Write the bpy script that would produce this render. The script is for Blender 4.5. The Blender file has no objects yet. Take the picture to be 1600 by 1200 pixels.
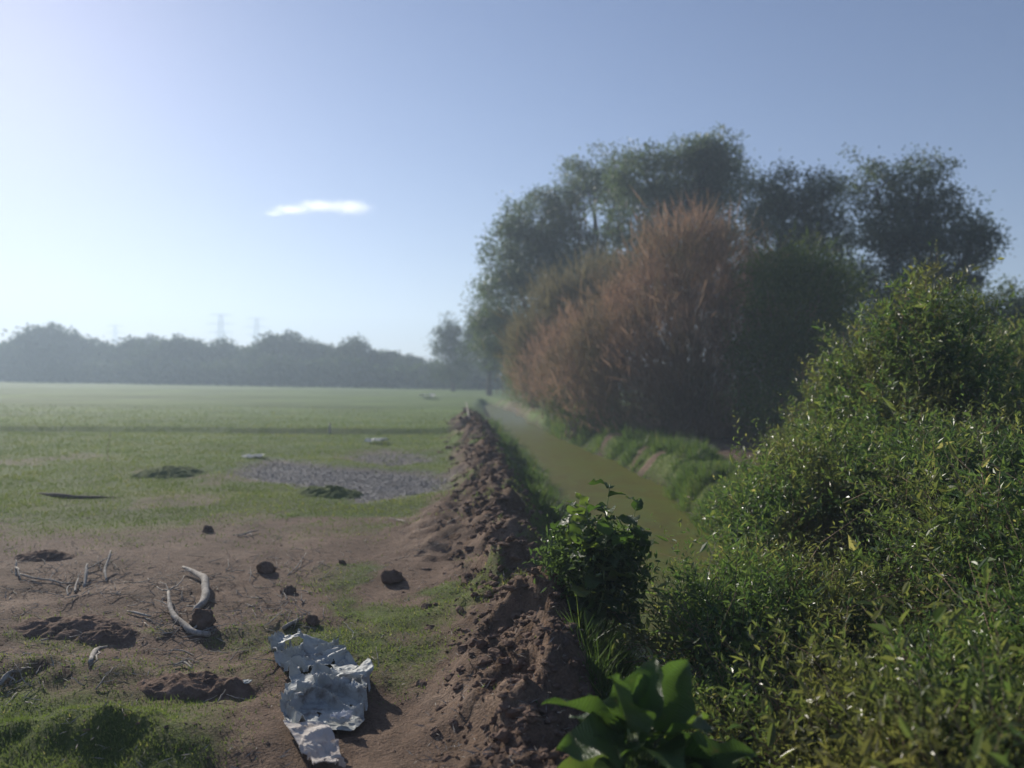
import bpy, math, random
import numpy as np
from mathutils import Matrix, Vector

S = bpy.context.scene
COL = S.collection
rnd = random.Random(7)
rng = np.random.default_rng(11)

# ------------------------------------------------------------------ camera
F = 1209.0                      # focal length in pixels of a 1600 px wide frame
CAMZ = 2.6
PITCH = math.radians(-0.62)
ROLL = math.radians(0.5)
fwd = Vector((0, math.cos(PITCH), math.sin(PITCH)))
upv = Vector((0, -math.sin(PITCH), math.cos(PITCH)))
rgt = Vector((1, 0, 0))
r2 = rgt * math.cos(ROLL) + upv * math.sin(ROLL)
u2 = -rgt * math.sin(ROLL) + upv * math.cos(ROLL)
cd = bpy.data.cameras.new('camera')
cam = bpy.data.objects.new('camera', cd)
COL.objects.link(cam)
M = Matrix.Identity(4)
for i in range(3):
    M[i][0] = r2[i]; M[i][1] = u2[i]; M[i][2] = -fwd[i]
M[2][3] = CAMZ
cam.matrix_world = M
cd.sensor_width = 36.0
cd.lens = F / 1600 * 36
cd.clip_start = 0.05
cd.clip_end = 12000
cd.dof.use_dof = True
cd.dof.focus_distance = 7.0
cd.dof.aperture_fstop = 0.75
S.camera = cam

def ray(px, py):
    return (fwd * F + r2 * (px - 800) + u2 * (600 - py)).normalized()

# ------------------------------------------------------------------ sun and sky
sd = ray(-60, -20)              # direction towards the sun, just outside the upper left corner
SUN_EL = math.asin(sd.z)
SUN_AZ = math.atan2(sd.x, sd.y)  # clockwise from +Y
S.view_settings.view_transform = 'Standard'
S.view_settings.look = 'None'
S.view_settings.gamma = 1.0
S.view_settings.use_curve_mapping = False
S.view_settings.exposure = 0.48
S.render.engine = 'CYCLES'
S.cycles.max_bounces = 8
S.cycles.transmission_bounces = 4
S.cycles.transparent_max_bounces = 6
S.cycles.volume_bounces = 1
w = bpy.data.worlds.new('World')
S.world = w
w.use_nodes = True
nt = w.node_tree
nt.nodes.clear()
sky = nt.nodes.new('ShaderNodeTexSky')
sky.sky_type = 'NISHITA'
sky.sun_disc = False
sky.sun_elevation = SUN_EL
sky.sun_rotation = SUN_AZ
sky.altitude = 0
sky.air_density = 1.0
sky.dust_density = 0.3
sky.ozone_density = 4.0
bg = nt.nodes.new('ShaderNodeBackground')
bg.inputs[1].default_value = 0.058
out = nt.nodes.new('ShaderNodeOutputWorld')
tn = nt.nodes.new('ShaderNodeMix'); tn.data_type = 'RGBA'; tn.blend_type = 'MULTIPLY'
tn.inputs[0].default_value = 1.0; tn.inputs[7].default_value = (.98, .91, 1.08, 1)
nt.links.new(sky.outputs[0], tn.inputs[6]); nt.links.new(tn.outputs[2], bg.inputs[0])
nt.links.new(bg.outputs[0], out.inputs[0])
sl = bpy.data.lights.new('sun', 'SUN')
sl.energy = 4.7
sl.angle = math.radians(0.6)
sl.color = (1.0, 0.93, 0.82)
so = bpy.data.objects.new('sun', sl)
so.rotation_euler = sd.to_track_quat('Z', 'Y').to_euler()
so.location = (0, 0, 60)
COL.objects.link(so)

# ------------------------------------------------------------------ helpers
def tag(o, label=None, cat=None, group=None, kind=None):
    if label: o['label'] = label
    if cat: o['category'] = cat
    if group: o['group'] = group
    if kind: o['kind'] = kind
    return o

def mesh(name, v, faces, mat=None, parent=None, attrs=None, smooth=False, loc=None):
    """faces: list of (n,k) int arrays"""
    if not isinstance(faces, (list, tuple)): faces = [faces]
    faces = [f for f in faces if len(f)]
    me = bpy.data.meshes.new(name)
    v = np.asarray(v, np.float32)
    if loc is not None: v = v - np.array(loc, np.float32)
    me.vertices.add(len(v)); me.vertices.foreach_set('co', v.ravel())
    nl = sum(f.size for f in faces); nf = sum(len(f) for f in faces)
    me.loops.add(nl)
    me.loops.foreach_set('vertex_index', np.concatenate([f.ravel() for f in faces]).astype(np.int32))
    tot = np.concatenate([np.full(len(f), f.shape[1]) for f in faces]).astype(np.int32)
    st = np.concatenate([[0], np.cumsum(tot)[:-1]]).astype(np.int32)
    me.polygons.add(nf)
    me.polygons.foreach_set('loop_start', st)
    me.polygons.foreach_set('loop_total', tot)
    me.polygons.foreach_set('use_smooth', np.full(nf, smooth))
    for k, a in (attrs or {}).items():
        at = me.attributes.new(k, 'FLOAT', 'POINT')
        at.data.foreach_set('value', np.asarray(a, np.float32))
    me.update(calc_edges=True); me.validate()
    if mat: me.materials.append(mat)
    o = bpy.data.objects.new(name, me)
    COL.objects.link(o)
    if loc is not None: o.location = loc
    if parent is not None:
        o.parent = parent
        if loc is not None: o.location = (0, 0, 0)
    return o

def empty(name, loc, **kw):
    o = bpy.data.objects.new(name, None)
    o.empty_display_size = 0.2
    o.location = loc
    COL.objects.link(o)
    return tag(o, **kw)

def copy_tree(o, loc, rz=0, sc=1.0, **kw):
    c = o.copy(); COL.objects.link(c)
    c.location = loc; c.rotation_euler = (0, 0, rz)
    c.scale = (sc, sc, sc) if not isinstance(sc, tuple) else sc
    for k, v in kw.items(): c[k] = v
    for ch in list(o.children):
        d = ch.copy(); COL.objects.link(d); d.parent = c
    return c

# value noise
def _h(ix, iy, s):
    n = (ix * 374761393 + iy * 668265263 + s * 2147483647) & 0xffffffff
    n = ((n ^ (n >> 13)) * 1274126177) & 0xffffffff
    n = (n ^ (n >> 16)) & 0xffffffff
    return n.astype(np.float64) / 4294967295.0

def vnoise(x, y, s=0):
    ix = np.floor(x).astype(np.int64); iy = np.floor(y).astype(np.int64)
    fx = x - ix; fy = y - iy
    fx = fx * fx * fx * (fx * (fx * 6 - 15) + 10); fy = fy * fy * fy * (fy * (fy * 6 - 15) + 10)
    a = _h(ix, iy, s); b = _h(ix + 1, iy, s); c = _h(ix, iy + 1, s); d = _h(ix + 1, iy + 1, s)
    return (a * (1 - fx) + b * fx) * (1 - fy) + (c * (1 - fx) + d * fx) * fy

def fbm(x, y, f=1.0, o=4, s=0, ridge=False):
    x = np.asarray(x, float); y = np.asarray(y, float)
    t = np.zeros_like(x); a = 1.0; n = 0
    for i in range(o):
        c, sn = math.cos(i * 1.1), math.sin(i * 1.1)
        v = vnoise((x * c - y * sn) * f + 13.7 * i, (x * sn + y * c) * f + 7.3 * i, s + i)
        if ridge: v = 1 - np.abs(2 * v - 1)
        t += a * v; n += a; a *= .5; f *= 2.03
    return t / n

def sstep(a, b, x):
    t = np.clip((x - a) / (b - a), 0, 1)
    return t * t * (3 - 2 * t)

def norm(a):
    return a / np.maximum(np.linalg.norm(a, axis=-1, keepdims=True), 1e-9)

# ------------------------------------------------------------------ terrain functions
WATER = -0.6
def ridge_x(y): return np.interp(y, [0, 4, 6, 8, 11.3, 18, 30, 45, 60], [.2, .2, .3, .2, 0, -.37, -1.2, -2.4, -4])
def can_l(y): return np.interp(y, [-10, 3, 8, 12, 15, 21, 29, 41, 68, 82, 90], [1.4, 1.35, 1.4, 1.6, 1.5, 1.25, 1.1, 0, -1.5, -2.6, -3.2])
def can_r(y): return np.interp(y, [-10, 3, 12, 15, 21, 29, 37, 55, 68, 82, 90], [3.2, 3.2, 3.6, 3.8, 4.2, 3.8, 2.6, .8, -.1, -2.1, -3.3])

def inpix(px, py):  # crude flat-plane unprojection, z=0
    r = ray(px, py); t = -CAMZ / r.z
    return (r.x * t, r.y * t)

def height(x, y, fine=True):
    x = np.asarray(x, float); y = np.asarray(y, float)
    h = .05 * (fbm(x, y, .35, 4, 3) - .5) + 0.16 * (fbm(x, y, .02, 3, 5) - .5) * sstep(10, 60, y)
    # trampled lumpy soil in the left foreground
    near = sstep(13, 6, y) * sstep(.5, -1, x)
    h += near * (.20 * (fbm(x, y, 1.1, 4, 8) - .5) + .05 * (fbm(x, y, 5, 3, 9) - .5))
    # low mound in the left foreground
    for (cx, cy, rx, ry, hh) in ((-4.3, 6.6, 1.1, .28, .13), (-2.9, 5.45, .55, .22, .18), (-4.9, 5.4, .9, .35, .12), (-2.6, 4.4, .7, .3, .10)):
        h += hh * np.exp(-((x - cx) / rx) ** 2 - ((y - cy) / ry) ** 2) * (.6 + .9 * fbm(x, y, 3, 3, 4))
    # furrow step across the field
    fy = 36.5 + .06 * x + 1.2 * (fbm(x, x * 0, .12, 3, 12) - .5) * 2
    h += .16 * np.exp(-((y - fy) / .7) ** 2) * sstep(1, -3, x) - .10 * np.exp(-((y - fy + 1.3) / .8) ** 2) * sstep(1, -3, x)
    for k, (yy, a) in enumerate(((62, .14), (84, .16), (112, .2))):
        f2 = yy + .05 * x + 5 * (fbm(x, x * 0, .05, 3, 20 + k) - .5)
        h += a * np.exp(-((y - f2) / 1.2) ** 2) * sstep(1, -5, x)
    # dry pond hollow
    h -= .10 * pond(x, y)
    # canal
    cl = can_l(y) + .3 * (fbm(x * 0, y, .5, 3, 31) - .5) ; cr = can_r(y) + .7 * (fbm(x * 0, y, .4, 3, 32) - .5)
    rx = ridge_x(y) + .45 * (fbm(x * 0, y, .55, 3, 41) - .5)
    ends = sstep(90, 80, y)
    cut = sstep(np.minimum(rx + .35, cl - .3), cl + .12, x) * (1 - sstep(cr - .15, cr + .9, x)) * ends
    h = h * (1 - cut) + cut * (-.85)
    h += ends * (1 - cut) * sstep(cr, cr + 2, x) * (.25 * (fbm(x, y, .25, 3, 33) - .4))
    h += ends * (1 - cut) * sstep(cr + .2, cr + .9, x) * .38 * fbm(x, y, .75, 3, 43) ** 2 * sstep(14, 20, y)
    # spoil ridge along the canal
    hw = .52 + .28 * sstep(8, 30, y) + .12 * fbm(x * 0, y, .7, 2, 35)
    rh = (.20 + .42 * fbm(x * 0, y, 1.0, 3, 36)) * sstep(47, 44, y) * sstep(0, 3, y) * (1 + .25 * sstep(15, 35, y)) * (.8 + .2 * sstep(6, 11, y))
    d = (x - rx) / (hw * np.where(x > rx, .78, 1.0))
    prof = np.exp(-np.abs(d) ** 2.2)
    lump = .25 + 1.15 * fbm(x, y, 1.7, 4, 37, True) ** 1.5
    h += rh * prof * lump * 1.25
    if fine:
        h += prof ** .7 * sstep(47, 44, y) * (.17 * (fbm(x, y, 6, 3, 38, True) - .5) + .07 * (fbm(x, y, 15, 2, 42, True) - .5) * sstep(16, 10, y) + .20 * (fbm(x, y, 2.6, 2, 39) - .5))
    # left apron of tipped soil
    ap = np.exp(-(((x - rx + 1.0) / .55) ** 2)) * sstep(19, 14, y) * sstep(9, 12, y)
    h += ap * .30 * fbm(x, y, 2.2, 4, 40, True)
    return h

_pp = [inpix(*p) for p in ((350, 737), (420, 716), (520, 726), (640, 733), (705, 745), (688, 768), (560, 785), (500, 762), (420, 752))]
_p2 = [inpix(*p) for p in ((530, 712), (600, 702), (680, 712), (690, 722), (600, 728))]
def _poly(x, y, P):
    ins = np.zeros(x.shape, bool); dmin = np.full(x.shape, 1e9)
    n = len(P)
    for i in range(n):
        (x0, y0), (x1, y1) = P[i], P[(i + 1) % n]
        c = ((y0 > y) != (y1 > y)) & (x < (x1 - x0) * (y - y0) / ((y1 - y0) or 1e-9) + x0)
        ins ^= c
        dx, dy = x1 - x0, y1 - y0
        t = np.clip(((x - x0) * dx + (y - y0) * dy) / (dx * dx + dy * dy), 0, 1)
        dmin = np.minimum(dmin, np.hypot(x - x0 - t * dx, y - y0 - t * dy))
    return np.where(ins, dmin, -dmin)
def pond(x, y):
    x = np.asarray(x, float); y = np.asarray(y, float)
    m = (y > 14) & (y < 32) & (x > -12) & (x < 2)
    r = np.zeros(x.shape)
    if m.any():
        xx, yy = x[m], y[m]
        n = .9 * (fbm(xx, yy, .9, 4, 50) - .5)
        r[m] = np.maximum(sstep(-.55, .65, _poly(xx, yy, _pp) + n), .7 * sstep(-.5, .7, _poly(xx, yy, _p2) + n))
    return r

def H(x, y): return float(height(np.array([x]), np.array([y]))[0])

def G(px, py, dz=0.0):
    """a photo pixel -> the point of the terrain it shows"""
    r = ray(px, py); t = 1.0; z0 = CAMZ
    ts = np.concatenate([np.arange(1.5, 40, .02), np.arange(40, 400, .2)])
    hh = height(r.x * ts, r.y * ts)
    k = np.argmax(CAMZ + r.z * ts < hh)
    t = ts[k]
    return Vector((r.x * t, r.y * t, hh[k] + dz))

def grassmask(x, y):
    x = np.asarray(x, float); y = np.asarray(y, float)
    n = fbm(x, y, .8, 4, 60); n2 = fbm(x, y, .22, 3, 61)
    # far meadow from about 12 m on, bare ground in between, turf again close by
    edge = 12.2 + 2.5 * (fbm(x, y, .3, 3, 62) - .5) + .9 * sstep(-3, -9, x)
    g = sstep(-1.6, 1.6, y - edge + 3.0 * (n - .5))
    g *= 1 - .55 * sstep(.56, .70, fbm(x, y, .45, 4, 69)) * sstep(34, 22, y)
    nearg = sstep(8.3, 6.6, y + .12 * (x + 3) + 2.2 * (n - .5)) * sstep(-1.5, -2.4, x) * (.35 + .65 * sstep(6.2, 5.2, y + (n - .5) * 1.6))
    mid = .75 * sstep(.43, .62, n) * sstep(-3.4, -1.6, x) * sstep(6, 7.5, y)
    mid2 = .45 * sstep(.52, .66, fbm(x, y, .9, 4, 66)) * sstep(9.0, 7.6, y)
    g = np.maximum(np.maximum(g, nearg), np.maximum(mid, mid2))
    rx = ridge_x(y)
    hw = .75 + .35 * sstep(8, 30, y)
    rd = np.exp(-(np.abs((x - rx + .1) / hw)) ** 3) * sstep(47.5, 44, y)
    rd = np.maximum(rd, np.exp(-(((x - rx + 1.0) / .6) ** 2)) * sstep(19, 14, y) * sstep(9, 12, y))
    rd = np.clip(rd * (.35 + 1.2 * fbm(x, y, 1.3, 3, 63)) * 1.15, 0, 1)
    rd *= 1 - .8 * sstep(.55, .7, fbm(x, y, 1.0, 3, 67))
    g = g * (1 - rd)
    # near right foot of the ridge: earth
    g *= 1 - sstep(-2.2, -1.0, x) * sstep(6.3, 5.4, y) * sstep(1.4, .9, x)
    # canal banks: green
    cl = can_l(y); cr = can_r(y)
    bank = sstep(rx + .28, rx + .5, x) * (x < cl + .4) * sstep(.25, .5, n + .1)
    rb = sstep(cr - .3, cr + .2, x) * (1 - .9 * sstep(cr + 2.2, cr + 3.2, x + 1.5 * (n - .5)) * sstep(16, 22, y) * sstep(50, 42, y))
    rb = rb * sstep(.28, .40, fbm(x, y, .55, 3, 68))
    g = np.maximum(g * (x < cl), np.maximum(bank, rb) * (y < 90)) * (y < 90) + g * (y >= 90)
    mud = np.exp(-(((x + .2 - .05 * (70 - y)) / 2.2) ** 2) - (((y - 66) / 13) ** 2)) * (x > ridge_x(y)+1)
    g = g * (1 - .7 * mud)
    g = g * (1 - pond(x, y))
    return np.clip(g, 0, 1)

# ------------------------------------------------------------------ materials
def newmat(name):
    m = bpy.data.materials.new(name); m.use_nodes = True
    n = m.node_tree; n.nodes.clear()
    o = n.nodes.new('ShaderNodeOutputMaterial')
    return m, n, o

def noise_node(n, scale, detail=6, rough=.6, vec=None, dist=0.0):
    t = n.nodes.new('ShaderNodeTexNoise'); t.inputs['Scale'].default_value = scale
    t.inputs['Detail'].default_value = detail; t.inputs['Roughness'].default_value = rough
    t.inputs['Distortion'].default_value = dist
    if vec is None:
        g = n.nodes.new('ShaderNodeNewGeometry'); vec = g.outputs['Position']
    n.links.new(vec, t.inputs['Vector'])
    return t.outputs['Fac']

def ramp(n, fac, stops):
    r = n.nodes.new('ShaderNodeValToRGB')
    e = r.color_ramp.elements
    while len(e) < len(stops): e.new(.5)
    for i, (p, c) in enumerate(stops):
        e[i].position = p; e[i].color = (*c, 1)
    n.links.new(fac, r.inputs[0])
    return r.outputs[0]

def mixc(n, f, a, b, mode='MIX'):
    m = n.nodes.new('ShaderNodeMix'); m.data_type = 'RGBA'; m.blend_type = mode
    for inp, val in ((m.inputs[0], f), (m.inputs[6], a), (m.inputs[7], b)):
        if hasattr(val, 'links'): n.links.new(val, inp)
        elif isinstance(val, (int, float)): inp.default_value = val
        else: inp.default_value = (*val, 1)
    return m.outputs[2]

def attr(n, name):
    a = n.nodes.new('ShaderNodeAttribute'); a.attribute_name = name
    return a.outputs['Fac']

def bump(n, h, strength=.5, dist=.02):
    b = n.nodes.new('ShaderNodeBump'); b.inputs['Strength'].default_value = strength
    b.inputs['Distance'].default_value = dist
    n.links.new(h, b.inputs['Height']); return b.outputs[0]

def bsdf(n, o, col, rough=.8, spec=.3, nrm=None):
    p = n.nodes.new('ShaderNodeBsdfPrincipled')
    if hasattr(col, 'links'): n.links.new(col, p.inputs['Base Color'])
    else: p.inputs['Base Color'].default_value = (*col, 1)
    p.inputs['Roughness'].default_value = rough
    p.inputs['Specular IOR Level'].default_value = spec
    if nrm is not None: n.links.new(nrm, p.inputs['Normal'])
    n.links.new(p.outputs[0], o.inputs[0])
    return p

def leafmat(name, stops, trans=.35, rough=.45, spec=.5, tint=None, nscale=.6, tt=(1.5, 1.7, .75)):
    m, n, o = newmat(name)
    v = attr(n, 'var')
    c = ramp(n, v, stops)
    if tint:
        f = noise_node(n, nscale, 3, .55)
        f = ramp(n, f, [(.45, (0, 0, 0)), (.68, (1, 1, 1))])
        c = mixc(n, f, c, tint)
    p = bsdf(n, o, c, rough, spec)
    t = n.nodes.new('ShaderNodeBsdfTranslucent')
    tc = mixc(n, 1.0, c, tt, 'MULTIPLY')
    b = n.nodes.new('ShaderNodeBrightContrast'); b.inputs['Bright'].default_value = .02
    n.links.new(tc, b.inputs[0]); n.links.new(b.outputs[0], t.inputs[0])
    mx = n.nodes.new('ShaderNodeMixShader'); mx.inputs[0].default_value = trans
    n.links.new(p.outputs[0], mx.inputs[1]); n.links.new(t.outputs[0], mx.inputs[2])
    n.links.new(mx.outputs[0], o.inputs[0])
    return m

def simplemat(name, c1, c2, scale=8, rough=.8, spec=.3, bstr=.4, bdist=.01, detail=6):
    m, n, o = newmat(name)
    f = noise_node(n, scale, detail)
    c = ramp(n, f, [(.3, c1), (.7, c2)])
    f2 = noise_node(n, scale * 4, 5)
    bsdf(n, o, c, rough, spec, bump(n, f2, bstr, bdist))
    return m

# ground
m, n, o = newmat('ground_mat')
gA = attr(n, 'grass'); pA = attr(n, 'pond'); wA = attr(n, 'wet')
s1 = noise_node(n, 1.1, 6, .6); s2 = noise_node(n, 9, 6, .65); s3 = noise_node(n, 45, 4, .6)
soil = ramp(n, s1, [(.3, (.14, .09, .058)), (.55, (.24, .16, .11)), (.75, (.36, .26, .185))])
soil = mixc(n, .55, soil, ramp(n, s2, [(.3, (.30, .30, .30)), (.7, (1.0, 1.0, 1.0))]), 'MULTIPLY')
soil = mixc(n, .35, soil, ramp(n, s3, [(.35, (.3, .3, .3)), (.65, (1.3, 1.25, 1.2))]), 'MULTIPLY')
g1 = noise_node(n, .22, 5, .6); g2 = noise_node(n, 2.3, 6, .7); g3 = noise_node(n, 14, 5, .7)
gr = ramp(n, g1, [(.32, (.10, .16, .035)), (.52, (.145, .185, .05)), (.72, (.215, .205, .085))])
gr = mixc(n, .6, gr, ramp(n, g2, [(.3, (.35, .38, .35)), (.68, (1.15, 1.1, 1.0))]), 'MULTIPLY')
gr = mixc(n, .5, gr, ramp(n, g3, [(.35, (.35, .35, .35)), (.65, (1.2, 1.2, 1.1))]), 'MULTIPLY')
far = attr(n, 'far')
gr = mixc(n, far, gr, mixc(n, .7, (.14, .215, .045), ramp(n, noise_node(n, .12, 6, .65), [(.3, (.5, .5, .5)), (.7, (1.1, 1.1, 1.0))]), 'MULTIPLY'))
gpos = n.nodes.new('ShaderNodeNewGeometry'); mpp = n.nodes.new('ShaderNodeMapping'); mpp.inputs['Scale'].default_value = (.25, 1.6, 1)
n.links.new(gpos.outputs['Position'], mpp.inputs[0])
gr = mixc(n, .45, gr, ramp(n, noise_node(n, .35, 5, .6, mpp.outputs[0]), [(.38, (.38, .40, .38)), (.56, (1.08, 1.04, .95))]), 'MULTIPLY')
mm = n.nodes.new('ShaderNodeMath'); mm.operation = 'ADD'
n.links.new(gA, mm.inputs[0])
nn = n.nodes.new('ShaderNodeMath'); nn.operation = 'MULTIPLY_ADD'; nn.inputs[1].default_value = .9; nn.inputs[2].default_value = -.45
n.links.new(s2, nn.inputs[0]); n.links.new(nn.outputs[0], mm.inputs[1])
gf = ramp(n, mm.outputs[0], [(.25, (0, 0, 0)), (.75, (1, 1, 1))])
c = mixc(n, gf, soil, gr)
vor = n.nodes.new('ShaderNodeTexVoronoi'); vor.feature = 'DISTANCE_TO_EDGE'; vor.inputs['Scale'].default_value = 7
gg = n.nodes.new('ShaderNodeNewGeometry'); n.links.new(gg.outputs['Position'], vor.inputs['Vector'])
cr = ramp(n, vor.outputs['Distance'], [(.0, (.09, .085, .085)), (.10, (.25, .24, .235))])
cr = mixc(n, .5, cr, ramp(n, s2, [(.3, (.5, .5, .5)), (.7, (1.1, 1.1, 1.1))]), 'MULTIPLY')
c = mixc(n, pA, c, cr)
c = mixc(n, wA, c, (.055, .045, .022))
hh = n.nodes.new('ShaderNodeMath'); hh.operation = 'ADD'
n.links.new(s2, hh.inputs[0]); n.links.new(s3, hh.inputs[1])
bsdf(n, o, c, .9, .15, bump(n, hh.outputs[0], .9, .035))
M_GROUND = m

# canal water: still, cloudy, skinned with algae
m, n, o = newmat('canal_water_mat')
a1 = noise_node(n, .8, 6, .6, dist=.6); a2 = noise_node(n, 30, 4, .7); a3 = noise_node(n, 3.5, 6, .6)
c = ramp(n, a1, [(.3, (.10, .085, .010)), (.5, (.125, .115, .010)), (.66, (.115, .14, .008))])
mat_ = ramp(n, noise_node(n, 1.3, 8, .72, dist=1.2), [(.50, (0, 0, 0)), (.57, (1, 1, 1))])
c = mixc(n, mat_, c, ramp(n, a2, [(.3, (.07, .095, .012)), (.7, (.17, .19, .03))]))
c = mixc(n, .4, c, ramp(n, a2, [(.35, (.5, .5, .4)), (.62, (1.2, 1.2, 1.0))]), 'MULTIPLY')
c = mixc(n, .3, c, ramp(n, a3, [(.35, (.5, .5, .4)), (.62, (1.2, 1.2, 1.0))]), 'MULTIPLY')
p = bsdf(n, o, c, .42, .35, bump(n, a2, .2, .004))
M_WATER = m

M_CLOD = simplemat('earth_clod_mat', (.11, .073, .052), (.23, .155, .115), 7, .95, .1, .9, .03)
M_BARK = simplemat('bark_mat', (.07, .055, .045), (.17, .14, .11), 6, .9, .2, .8, .03)
M_DEAD = simplemat('dead_wood_mat', (.17, .145, .12), (.52, .47, .40), 14, .85, .2, 1.0, .008)
M_TWIG = simplemat('twig_mat', (.20, .12, .08), (.38, .27, .19), 5, .8, .25, .4, .005)
M_STEM = simplemat('green_stem_mat', (.16, .22, .07), (.28, .34, .13), 12, .5, .4, .2, .002)
M_STEEL = simplemat('pylon_steel_mat', (.17, .18, .19), (.25, .26, .27), .5, .5, .5, .1, .01)
M_GRASS = leafmat('grass_mat', [(0, (.075, .105, .032)), (.45, (.13, .16, .048)), (.8, (.20, .195, .08)), (1, (.33, .27, .16))], .4, .6, .3)
M_BANK = leafmat('bank_grass_mat', [(0, (.04, .075, .02)), (.5, (.085, .13, .032)), (.85, (.15, .175, .05)), (1, (.27, .24, .12))], .4, .55, .3)
M_TREE = leafmat('eucalyptus_leaf_mat', [(0, (.06, .085, .065)), (.5, (.095, .125, .095)), (1, (.15, .175, .13))], .33, .55, .35)
M_TREE2 = leafmat('far_tree_leaf_mat', [(0, (.04, .06, .045)), (1, (.08, .105, .07))], .25, .75, .12)
M_SHRUBG = leafmat('green_shrub_leaf_mat', [(0, (.06, .09, .025)), (.6, (.10, .14, .04)), (1, (.17, .18, .06))], .4, .5, .4)
M_BROWN = leafmat('dry_twig_mat', [(0, (.16, .115, .085)), (.5, (.33, .215, .155)), (.9, (.48, .335, .25)), (1, (.52, .45, .39))], .45, .7, .2, (.17, .15, .085), .45, (1.02, .95, .80))
M_OLIVE = leafmat('olive_twig_mat', [(0, (.13, .11, .065)), (.5, (.20, .17, .10)), (1, (.27, .235, .145))], .4, .7, .2, tt=(1.05, 1.05, .8))
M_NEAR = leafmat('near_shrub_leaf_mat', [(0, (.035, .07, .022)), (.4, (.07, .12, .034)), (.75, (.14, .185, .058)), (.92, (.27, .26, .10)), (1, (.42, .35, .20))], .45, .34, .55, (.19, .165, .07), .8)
M_BROAD = leafmat('broad_leaf_mat', [(0, (.05, .085, .03)), (1, (.12, .17, .055))], .42, .36, .55)
M_TURF = simplemat('turf_mat', (.08, .11, .035), (.15, .175, .06), 9, .95, .1, 1.0, .03)
M_MUDP = simplemat('dry_mud_flake_mat', (.16, .15, .14), (.40, .38, .355), 4, .75, .3, .4, .005)

# ------------------------------------------------------------------ ground sheet
rr = 2.0 * np.exp(np.arange(0, 1000) * .00615)
uu = np.concatenate([np.linspace(-6, -1.0, 50)[:-1], np.linspace(-1.0, .95, 500), np.linspace(.95, 6, 50)[1:]])
R_, U_ = np.meshgrid(rr, uu, indexing='ij')
X = U_ * (R_ + .8); Y = R_ - 5.0
X = np.clip(X, -850, 850)
Z = height(X, Y)
nr, nc = X.shape
idx = np.arange(nr * nc).reshape(nr, nc)
q = np.stack([idx[:-1, :-1], idx[:-1, 1:], idx[1:, 1:], idx[1:, :-1]], -1).reshape(-1, 4)
gm = grassmask(X, Y); pm = pond(X, Y)
wet = sstep(WATER + .22, WATER - .02, Z)
mesh('ground', np.stack([X, Y, Z], -1).reshape(-1, 3), q, M_GROUND, smooth=True,
     attrs={'grass': gm.ravel(), 'pond': pm.ravel(), 'wet': wet.ravel(), 'far': sstep(14, 45, Y).ravel()})['kind'] = 'structure'

# water sheet: a strip between the banks
ys = np.linspace(-4, 84, 120)
v = []; 
for y in ys:
    a, b = float(can_l(y)) - .6, float(can_r(y)) + .8
    for t in np.linspace(0, 1, 7): v.append((a + (b - a) * t, y, WATER))
idx = np.arange(len(ys) * 7).reshape(len(ys), 7)
q = np.stack([idx[:-1, :-1], idx[:-1, 1:], idx[1:, 1:], idx[1:, :-1]], -1).reshape(-1, 4)
mesh('water', v, q, M_WATER, smooth=True)['kind'] = 'structure'

# ------------------------------------------------------------------ leaf, ribbon and tube builders
def leafgeo(pos, d, nrm, ln, wd, style='quad', var=None, fold=.25):
    N = len(pos)
    d = norm(d); s = norm(np.cross(d, nrm)); c = np.cross(s, d)
    T = {'quad': ([(0, 0, 0), (.45, .5, 0), (1, 0, 0), (.45, -.5, 0)], [(0, 1, 2, 3)]),
         'fold': ([(0, 0, 0), (.42, .5, 1), (1, 0, 0), (.42, -.5, 1)], [(0, 1, 2), (0, 2, 3)]),
         'leaf': ([(0, 0, 0), (.25, .42, 1), (.62, .40, .9), (1, 0, -.3), (.62, -.40, .9), (.25, -.42, 1)], [(0, 1, 2, 3), (0, 3, 4, 5)]),
         'blade': ([(0, .5, 0), (0, -.5, 0), (1, 0, 0)], [(0, 1, 2)])}[style]
    t = np.array(T[0], float); f = np.array(T[1])
    ln = np.asarray(ln).reshape(-1, 1, 1); wd = np.asarray(wd).reshape(-1, 1, 1)
    V = pos[:, None] + d[:, None] * (t[None, :, :1] * ln) + s[:, None] * (t[None, :, 1:2] * wd) + c[:, None] * (t[None, :, 2:] * wd * fold)
    k = len(t)
    Fc = (np.arange(N)[:, None, None] * k + f[None]).reshape(-1, f.shape[1])
    if var is None: var = rng.random(N)
    return V.reshape(-1, 3), Fc, np.repeat(var, k)

def rand_dir(N):
    return norm(rng.normal(size=(N, 3)))

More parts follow.
